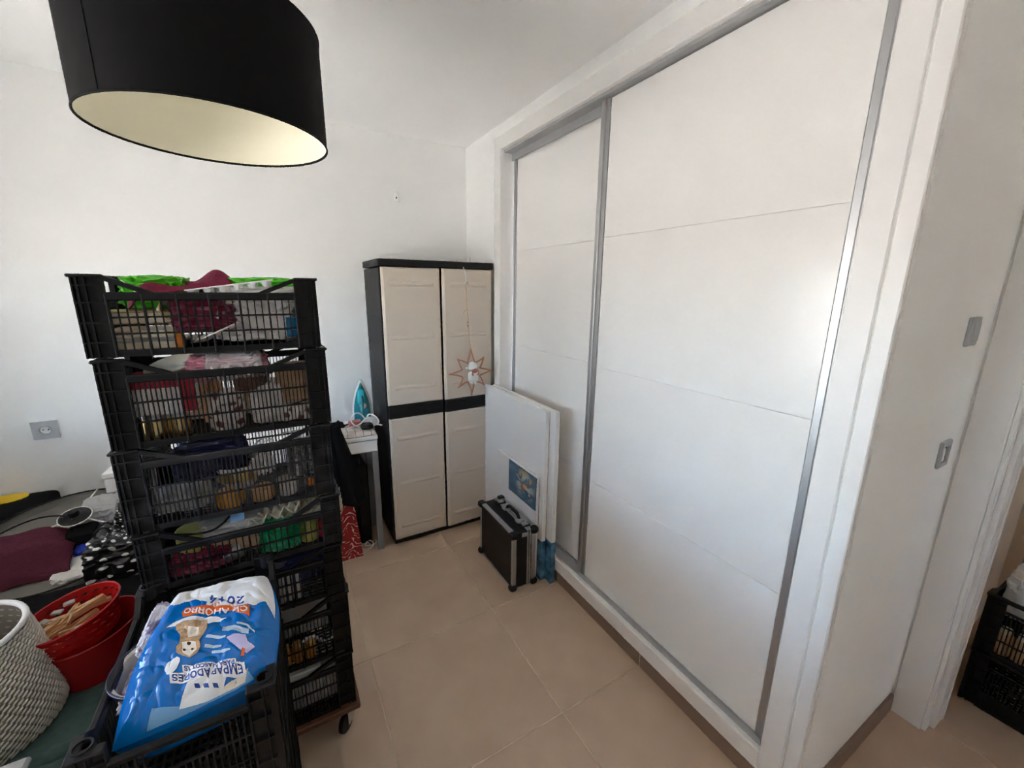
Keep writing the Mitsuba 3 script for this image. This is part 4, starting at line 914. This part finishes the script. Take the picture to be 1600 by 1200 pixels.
add('wire_arc', tube(spline([hub, hub+np.array([-.07, -.02, .03]), hub+np.array([-.17, -.07, .02]), hub+np.array([-.28, -.13, -.03])], 20), .003, 6), 'm_blackplain', nt, smooth=True)
def plum(u, v):
    x = -.30+.36*u; y = -.20+.26*v
    z = -.030+.125*np.sin(PI*np.clip(v, 0, 1))**.6*np.sin(PI*np.clip(u*.93+.03, 0, 1))**.5+.008*np.sin(13*u+6*v)+.006*np.sin(17*v-5*u)
    return NC+x[..., None]*ne1+y[..., None]*ne2+z[..., None]*ne3
single('towel', thick(plum, 50, 40, .004), 'm_plum', 'plum coloured folded towel lying in the mesh net', 'towel', True)
single('plastic_bag', npl(mv(blob((.13, .13, .11), 81, .18, 2.6, True, 4, .9), (.11, .08, .02))), 'm_veil', 'translucent white plastic bag puffed up in the mesh net', 'bag', 30)
single('plastic_bag', npl(mv(blob((.13, .10, .045), 83, .3, 4, True, 4), (.13, -.07, -.02))), 'm_cobalt', 'blue printed bag lying flat in the mesh net', 'bag', 30)
single('plastic_bag', npl(mv(blob((.16, .12, .03), 85, .25, 4, True, 4), (.10, -.17, -.032))), 'm_bagwhite', 'white thin plastic bag at the front of the mesh net', 'bag', 30)
single('pouch', npl(mv(blob((.09, .08, .07), 87, .12, 3, True, 4), (.075, -.045, .015))), 'm_darkcloth', 'black soft pouch under the hub of the mesh net', 'pouch', 30)
# black spotted bag between net and tall stack
db, dbuv = None, None
def dots_bag(sz, seed):
    m = blob(sz, seed, .2, 3.0, True, 5)
    d = np.array(m.vertices); d /= np.linalg.norm(d, axis=1, keepdims=True)
    return m, np.stack([np.arctan2(d[:, 1], d[:, 0])/(2*PI)+.5, np.arccos(np.clip(d[:, 2], -1, 1))/PI], -1)
sb_ = thing('spotted_bag', 'shiny black bag with white spots between the net and the tall stack', 'bag')
m_, uv_ = dots_bag((.20, .22, .17), 91)
add('bag_body', mv(m_, (-1.80, -.80, .575)), 'm_dots', sb_, smooth=True, uv=uv_)
m_, uv_ = dots_bag((.08, .08, .10), 95)
add('bag_neck', mv(m_, (-1.80, -.70, .675), rx=.4), 'm_dots', sb_, smooth=True, uv=uv_)
for k in (-1, 1): add('handle', tube(spline([(-1.84, -.76+.02*k, .63), (-1.875, -.76+.02*k, .685), (-1.89, -.76+.02*k, .675), (-1.89, -.78+.02*k, .60)], 16), .004, 8), 'm_blackplain', sb_, smooth=True)
single('net_shade_lump', mv(blob((.62, .22, .05), 97, .2, 3, True, 4), (-1.93, -1.00, .506)), 'm_darkcloth', 'dark lump put in for the shade under the net, behind the red baskets', 'bag', 30)  # dark shape added for the shadow gap below the net rim
# black bag with a yellow emblem
lb = thing('laptop_bag', 'flat black bag with a yellow oval emblem at the left edge', 'bag')
add('bag_body', mv(rbox(-.19, .19, -.125, .125, -.055, .055, .022, 16), (-2.425, -.145, .548), rz=-.06), 'm_darkcloth', lb, smooth=40)
add('emblem', mv(lathe([(0, .0385), (.066, .0385), (.066, .035)], 40, 1.15, .8), (-2.40, -.075, .5675), rz=.05), 'm_yellow', lb, label='yellow oval emblem')
add('zip_pull', tube(spline([(-2.225, -.27, .56), (-2.205, -.285, .545), (-2.21, -.29, .525)], 8), .005, 6), 'm_blackplain', lb, smooth=True)
single('lit_bed_edge', cbox(-2.60, -2.30, -.345, -.29, BZ, BZ+.02, .005), 'm_tealclear', 'lit edge of the daybed cushion put in as a pale teal strip under the black bag', 'cloth')  # light on the cushion edge, put in as a brighter teal strip

# ------------------------------------------------------------------ desk, iron and what is on it
dk = thing('desk', 'narrow white desk with drawer fronts and grey metal legs along the back wall', 'desk')
DKR, DKC = math.radians(-3.0), np.array([-1.360, -.205, 0])
dp = lambda q: mv(q, DKC, rz=DKR)
add('top', dp(cbox(-.605, .605, -.185, .170, .728, .750, .003)), 'm_white', dk)
for k in (0, 1):
    x0, x1 = (-.60, -.003) if k == 0 else (.003, .60)
    add('drawer', dp(cat(cbox(x0, x1, -.183, -.165, .655, .722, .003), bx(x0+.02, x1-.02, -.165, .14, .665, .715))), 'm_white', dk)
for xl in (-.43, .585):
    for sy in (-1, 1): add('leg', dp(cbox(xl-.017, xl+.017, sy*.15-.01-.017, sy*.15-.01+.017, 0, .728, .003)), 'm_deskleg', dk)
DX = lambda x, y, z: DKC+np.array([x*math.cos(DKR)-y*math.sin(DKR), x*math.sin(DKR)+y*math.cos(DKR), z])
tm_, tuv = grid(lambda u, v: np.stack([.36+.235*u, -.178+.20*v, .7525+.030*np.sin(PI*np.clip(v*1.0, 0, 1))**.35*np.clip(np.minimum(u, 1-u)/.06, 0, 1)**.5+.002*np.sin(9*u)], -1), 30, 24, True)
tw_ = thing('kitchen_towel', 'folded white towel with a black check on the right end of the desk', 'towel')
add('cloth', dp(tm_), 'm_check', tw_, smooth=True, uv=tuv)
add('underside', dp(bx(.365, .59, -.172, .018, .7505, .756)), 'm_paper', tw_)
ir = thing('steam_iron', 'teal and white steam iron standing upright on the desk beside the cabinet', 'iron')
def iron_poly(s, t=0):
    pts = [(-.052, 0), (-.055, .03), (-.053, .09), (-.045, .14), (-.028, .195), (-.010, .235), (0, .248), (.010, .235), (.028, .195), (.045, .14), (.053, .09), (.055, .03), (.052, 0)]
    return Polygon(pts).buffer(-t)
IP = lambda q: mv(mv(q, rx=PI/2-.12, s=(1.12, 1.12, 1.0)), (-.805, -.205, .764), rz=-.16)
add('soleplate', IP(extr(iron_poly(1), .010, -.035)), 'm_alu', ir)
add('base', IP(cat(extr(iron_poly(1, .001), .016, -.025))), 'm_white', ir)
bodyp = [iron_poly(1, .011+.004*k) for k in range(4)]
add('body', IP(cat([extr(p, .010, -.009+.009*k) for k, p in enumerate(bodyp)])), 'm_teal', ir)
add('water_tank', IP(mv(rbox(-.020, .020, .115, .195, .018, .042, .012, 16), (0, 0, 0))), 'm_tealclear', ir, smooth=40, label='clear turquoise tank')
add('dial', IP(mv(lathe([(0, .045), (.016, .045), (.018, .03), (.018, .02)], 24), (.006, .105, 0))), 'm_white', ir, smooth=40, label='white dial')
add('handle', IP(tube(spline([(0, .012, .02), (0, .02, .062), (0, .07, .075), (0, .125, .066), (0, .16, .03)], 24), .010, 12)), 'm_teal', ir, smooth=True)
add('heel', IP(cbox(-.045, .045, -.012, .012, -.02, .055, .006)), 'm_white', ir)
cpts = [(-.80, -.245, .80), (-.86, -.27, .86), (-.89, -.28, .835), (-.875, -.29, .795), (-.82, -.31, .785), (-.77, -.32, .80), (-.80, -.30, .83), (-.845, -.30, .80), (-.90, -.31, .79), (-.86, -.33, .785), (-.79, -.33, .79), (-.745, -.325, .80), (-.755, -.30, .835), (-.79, -.28, .845), (-.80, -.29, .81), (-.74, -.33, .79), (-.725, -.335, .785)]
add('power_cord', tube(spline([(x, y-.035, z+.006) for x, y, z in cpts], 110), .0046, 8), 'm_white', ir, smooth=True, label='white coiled cord')
single('spray_bulb', mv(blob((.085, .06, .055), 101, .05, 2, False, 4, .9), (-.775, -.30, .803), rz=.2), 'm_whitegloss', 'white rounded plastic piece lying under the iron cord', 'plastic piece', True)
single('pink_pouch', mv(blob((.065, .055, .035), 103, .15, 3, True, 4), (-.865, -.285, .797)), 'm_pinkcloth', 'small pink pouch beside the iron', 'pouch', 30)
single('scrub_brush', mv(lathe([(0, 0), (.034, 0), (.038, .012), (.030, .026), (0, .028)], 28), (-.812, -.362, .785)), 'm_blackplain', 'round black object on the check towel', 'brush', 35)
rng = random.Random(12)
for k in range(5):
    p0 = np.array([-.955+rng.uniform(-.02, .02), -.30+.015*k, .76+.006*k])
    single('makeup_pencil', tube([p0, p0+np.array([.085, rng.uniform(-.03, .02), .01])], .004, 8), ['m_blackplain', 'm_plum', 'm_grey', 'm_blackplain', 'm_white'][k], ['first', 'second', 'third', 'fourth', 'white fifth'][k]+' slim stick from the front in the heap left of the iron', 'stick', group='sticks heaped on the desk')
single('pouch', mv(blob((.10, .09, .05), 105, .15, 3, True, 4), (-.975, -.25, .775)), 'm_darkcloth', 'black crumpled pouch in the heap on the desk', 'pouch', 30)
# cloth bag hanging from the desk front, paper bag and clutter below
def hang(u, v):
    z = .845-.47*v; x = -1.050+.135*u*(.45+.55*v)+.060*v
    y = -.425-.028*np.sin(PI*u)-.012*np.sin(9*u+3*v)-.010*v
    return np.stack([x, y, z], -1)
hb = thing('cloth_bag', 'black cloth bag hanging from the desk front next to the tall stack', 'bag')
add('bag_body', thick(hang, 24, 30, .022), 'm_darkcloth', hb, smooth=True)
for k in (0, 1): add('strap', tube(spline([(-1.03+.06*k, -.42, .82), (-1.02+.05*k, -.40, .86), (-1.01+.05*k, -.36, .775), (-1.01+.05*k, -.28, .765)], 14), .007, 8), 'm_darkcloth', hb, smooth=True)
rb_ = thing('paper_carrier', 'red carrier bag covered in pale script on the floor by the tall stack', 'bag')
P8 = np.array([(-1.055, -.42, 0), (-.895, -.42, 0), (-.895, -.34, 0), (-1.055, -.34, 0), (-1.045, -.405, .375), (-.925, -.405, .375), (-.925, -.375, .375), (-1.045, -.375, .375)])
add('bag_body', trimesh.convex.convex_hull(P8), 'm_script', rb_)
for k in (0, 1): add('handle', tube(spline([(-1.02, -.402+.02*k, .37), (-1.01, -.40+.02*k, .43), (-.96, -.40+.02*k, .43), (-.95, -.402+.02*k, .37)], 14), .003, 6), 'm_reddark', rb_, smooth=True)
single('storage_box', cbox(-1.60, -1.10, -.36, -.06, .0, .42, .006), 'm_blackplain', 'black box standing under the desk behind the stack', 'box')
tb = thing('tool_case', 'black slim case standing under the right end of the desk', 'case')
add('case_body', cbox(-.885, -.815, -.30, -.04, .0, .52, .008), 'm_blackplain', tb)
add('handle', tube(spline([(-.85, -.25, .52), (-.85, -.24, .55), (-.85, -.12, .55), (-.85, -.11, .52)], 14), .006, 8), 'm_blackplain', tb, smooth=True)
single('cable', tube(spline([(-.95, -.30, .45), (-.90, -.31, .40), (-.89, -.315, .25), (-.905, -.31, .12), (-.86, -.33, .05), (-.82, -.345, .004)], 40), .004, 8), 'm_blackplain', 'black cable dangling under the right end of the desk', 'cable', True)
single('cable', tube(spline([(-.90, -.345, .006), (-.86, -.375, .006), (-.825, -.365, .02), (-.84, -.335, .035), (-.87, -.345, .02), (-.80, -.33, .006), (-.80, -.30, .006)], 40), .004, 8), 'm_white', 'white cable curled on the floor by the desk leg', 'cable', True)

# ------------------------------------------------------------------ flight case
fc = thing('flight_case', 'black hard case with aluminium edges standing on the floor before the canvases', 'case')
X0, X1, Y0_, Y1_, Z1_ = -.258, -.112, -1.125, -.730, .342
E_ = .011
add('shell', cbox(X0+.004, X1-.004, Y0_+.004, Y1_-.004, .006, Z1_-.004, .004), 'm_cabblack', fc)
al = []
for x in (X0, X1-.026):
    for (y, z) in ((Y0_, None), (Y1_-.016, None)):
        add('edge', cat(cbox(x, x+.026, y, y+.016, .03, Z1_-.03, .003)), 'm_alu', fc)
    add('edge', cbox(x, x+.026, Y0_+.03, Y1_-.03, Z1_-.014, Z1_, .003), 'm_alu', fc)
    add('edge', cbox(x, x+.026, Y0_+.03, Y1_-.03, .0, .014, .003), 'm_alu', fc)
xm = X0+.092
for x in (xm, xm+.014):
    add('seam_rail', cat(cbox(x, x+.009, Y0_-.001, Y0_+.01, .012, Z1_-.012, .002), cbox(x, x+.009, Y0_, Y1_, Z1_-.01, Z1_+.002, .002), cbox(x, x+.009, Y1_-.01, Y1_+.001, .012, Z1_-.012, .002)), 'm_alu', fc)
for x in (X0+.008, X1-.008):
    for y in (Y0_+.008, Y1_-.008):
        for z in (.012, Z1_-.008): add('corner', rbox(x-.021, x+.021, y-.021, y+.021, max(z-.022, 0), z+.015 if z > .1 else z+.022, .013, 16), 'm_blackplain', fc, smooth=40)
hm = add('handle', tube(spline([(xm+.01, -1.02, Z1_+.004), (xm+.01, -1.005, Z1_+.026), (xm+.01, -.95, Z1_+.032), (xm+.01, -.895, Z1_+.026), (xm+.01, -.88, Z1_+.004)], 24), .009, 10), 'm_blackplain', fc, smooth=True)
for y in (-1.025, -.875): add('handle_mount', cbox(xm-.014, xm+.034, y-.018, y+.018, Z1_-.004, Z1_+.012, .004), 'm_grey', hm)
for y in (-1.075, -.80):
    la = add('latch', cbox(xm-.022, xm+.040, y-.020, y+.020, Z1_-.002, Z1_+.008, .003), 'm_blackplain', fc)
    add('clasp', cbox(xm-.006, xm+.030, y-.014, y+.014, Z1_+.006, Z1_+.012, .002), 'm_alu', la)
add('latch', cbox(X0+.055, X0+.088, Y0_-.006, Y0_+.002, Z1_-.03, Z1_-.008, .002), 'm_alu', fc)

# ------------------------------------------------------------------ canvases leaning on the wardrobe
def canvas(label, x_bot, x_top, y0, y1, h, t, wrap, mfront):
    c = thing('canvas', label, 'canvas')
    lean = math.atan2(x_top-x_bot, h)
    pc = lambda q: mv(mv(q, ry=lean), (x_bot, 0, 0))
    add('face', pc(rbox(-t, 0, y0, y1, .004, h, .004, 8)), mfront, c, smooth=40)
    add('stretcher', pc(cat(bx(0, .003, y0+.004, y0+.04, .01, h-.004), bx(0, .003, y1-.04, y1-.004, .01, h-.004), bx(0, .003, y0+.04, y1-.04, h-.045, h-.004))), 'm_wood', c)
    if wrap: add('wrapper_band', pc(cbox(-t-.0012, .0015, y0-.0012, y0+.16, .003, wrap, .001)), 'm_wrapprint', c, label='blue printed corner wrapper')
    return c, pc
canvas('largest white canvas leaning right against the wardrobe', -.018, -.016, -1.176, -.475, .990, .028, .255, 'm_canvas')
canvas('second large white canvas in front of the largest one', -.052, -.047, -1.128, -.430, .985, .026, .245, 'm_canvas')
cs_, pc = canvas('small white canvas with a blue label, behind the black hard case', -.086, -.078, -1.098, -.655, .617, .020, 0, 'm_film')
lm, luv = grid(lambda u, v: np.stack([0*u-.0208, -.800-.292*u, .420+.190*v], -1), 8, 8, True)
lb_ = add('label_sheet', pc(cbox(-.0212, -.019, -1.0985, -.800, .42, .612, .0006)), 'm_wrapprint', cs_, label='blue picture label')
lm, luv = grid(lambda u, v: np.stack([0*u-.0215, -.803-.292*u, .424+.186*v], -1), 8, 8, True)
add('picture', pc(lm), 'm_photo', lb_, uv=luv)

# ------------------------------------------------------------------ crates in the hall
crate('black crate standing on the hall floor beyond the doorway, under another crate', .50, .30, .235, .04, (1.275, -2.668, .004), -.02, 'solid', 'm_black', 4, 9, 1)
crate('black crate on top of the one in the hall, with a cream bag inside', .50, .30, .245, .03, (1.278, -2.668, .240), -.03, 'slat', 'm_black', 4, 9, 2)
single('plastic_bag', mv(blob((.22, .19, .17), 111, .15, 3, True, 4), (1.25, -2.63, .45)), 'm_bagwhite', 'cream crumpled bag heaped in the hall crate', 'bag', 30)
single('lemon', mv(blob((.06, .05, .05), 113, .03, 2, False, 3), (1.135, -2.72, .445)), 'm_yellow', 'yellow lemon lying in the hall crate', 'lemon', True)
for k in range(5):
    jr = thing('jar', ['first', 'second', 'third', 'fourth', 'fifth'][k]+' tan jar from the left behind the grille of the hall crate', 'jar', 'tan jars in the hall crate')
    add('glass', mv(lathe([(0, 0), (.022, 0), (.022, .08), (.015, .09), (0, .09)], 18), (1.07, -2.575-.046*k, .252)), 'm_pin', jr, smooth=40)
    add('lid', mv(lathe([(.017, .088), (.017, .104), (0, .104)], 18), (1.07, -2.575-.046*k, .252)), 'm_cream', jr, smooth=40)
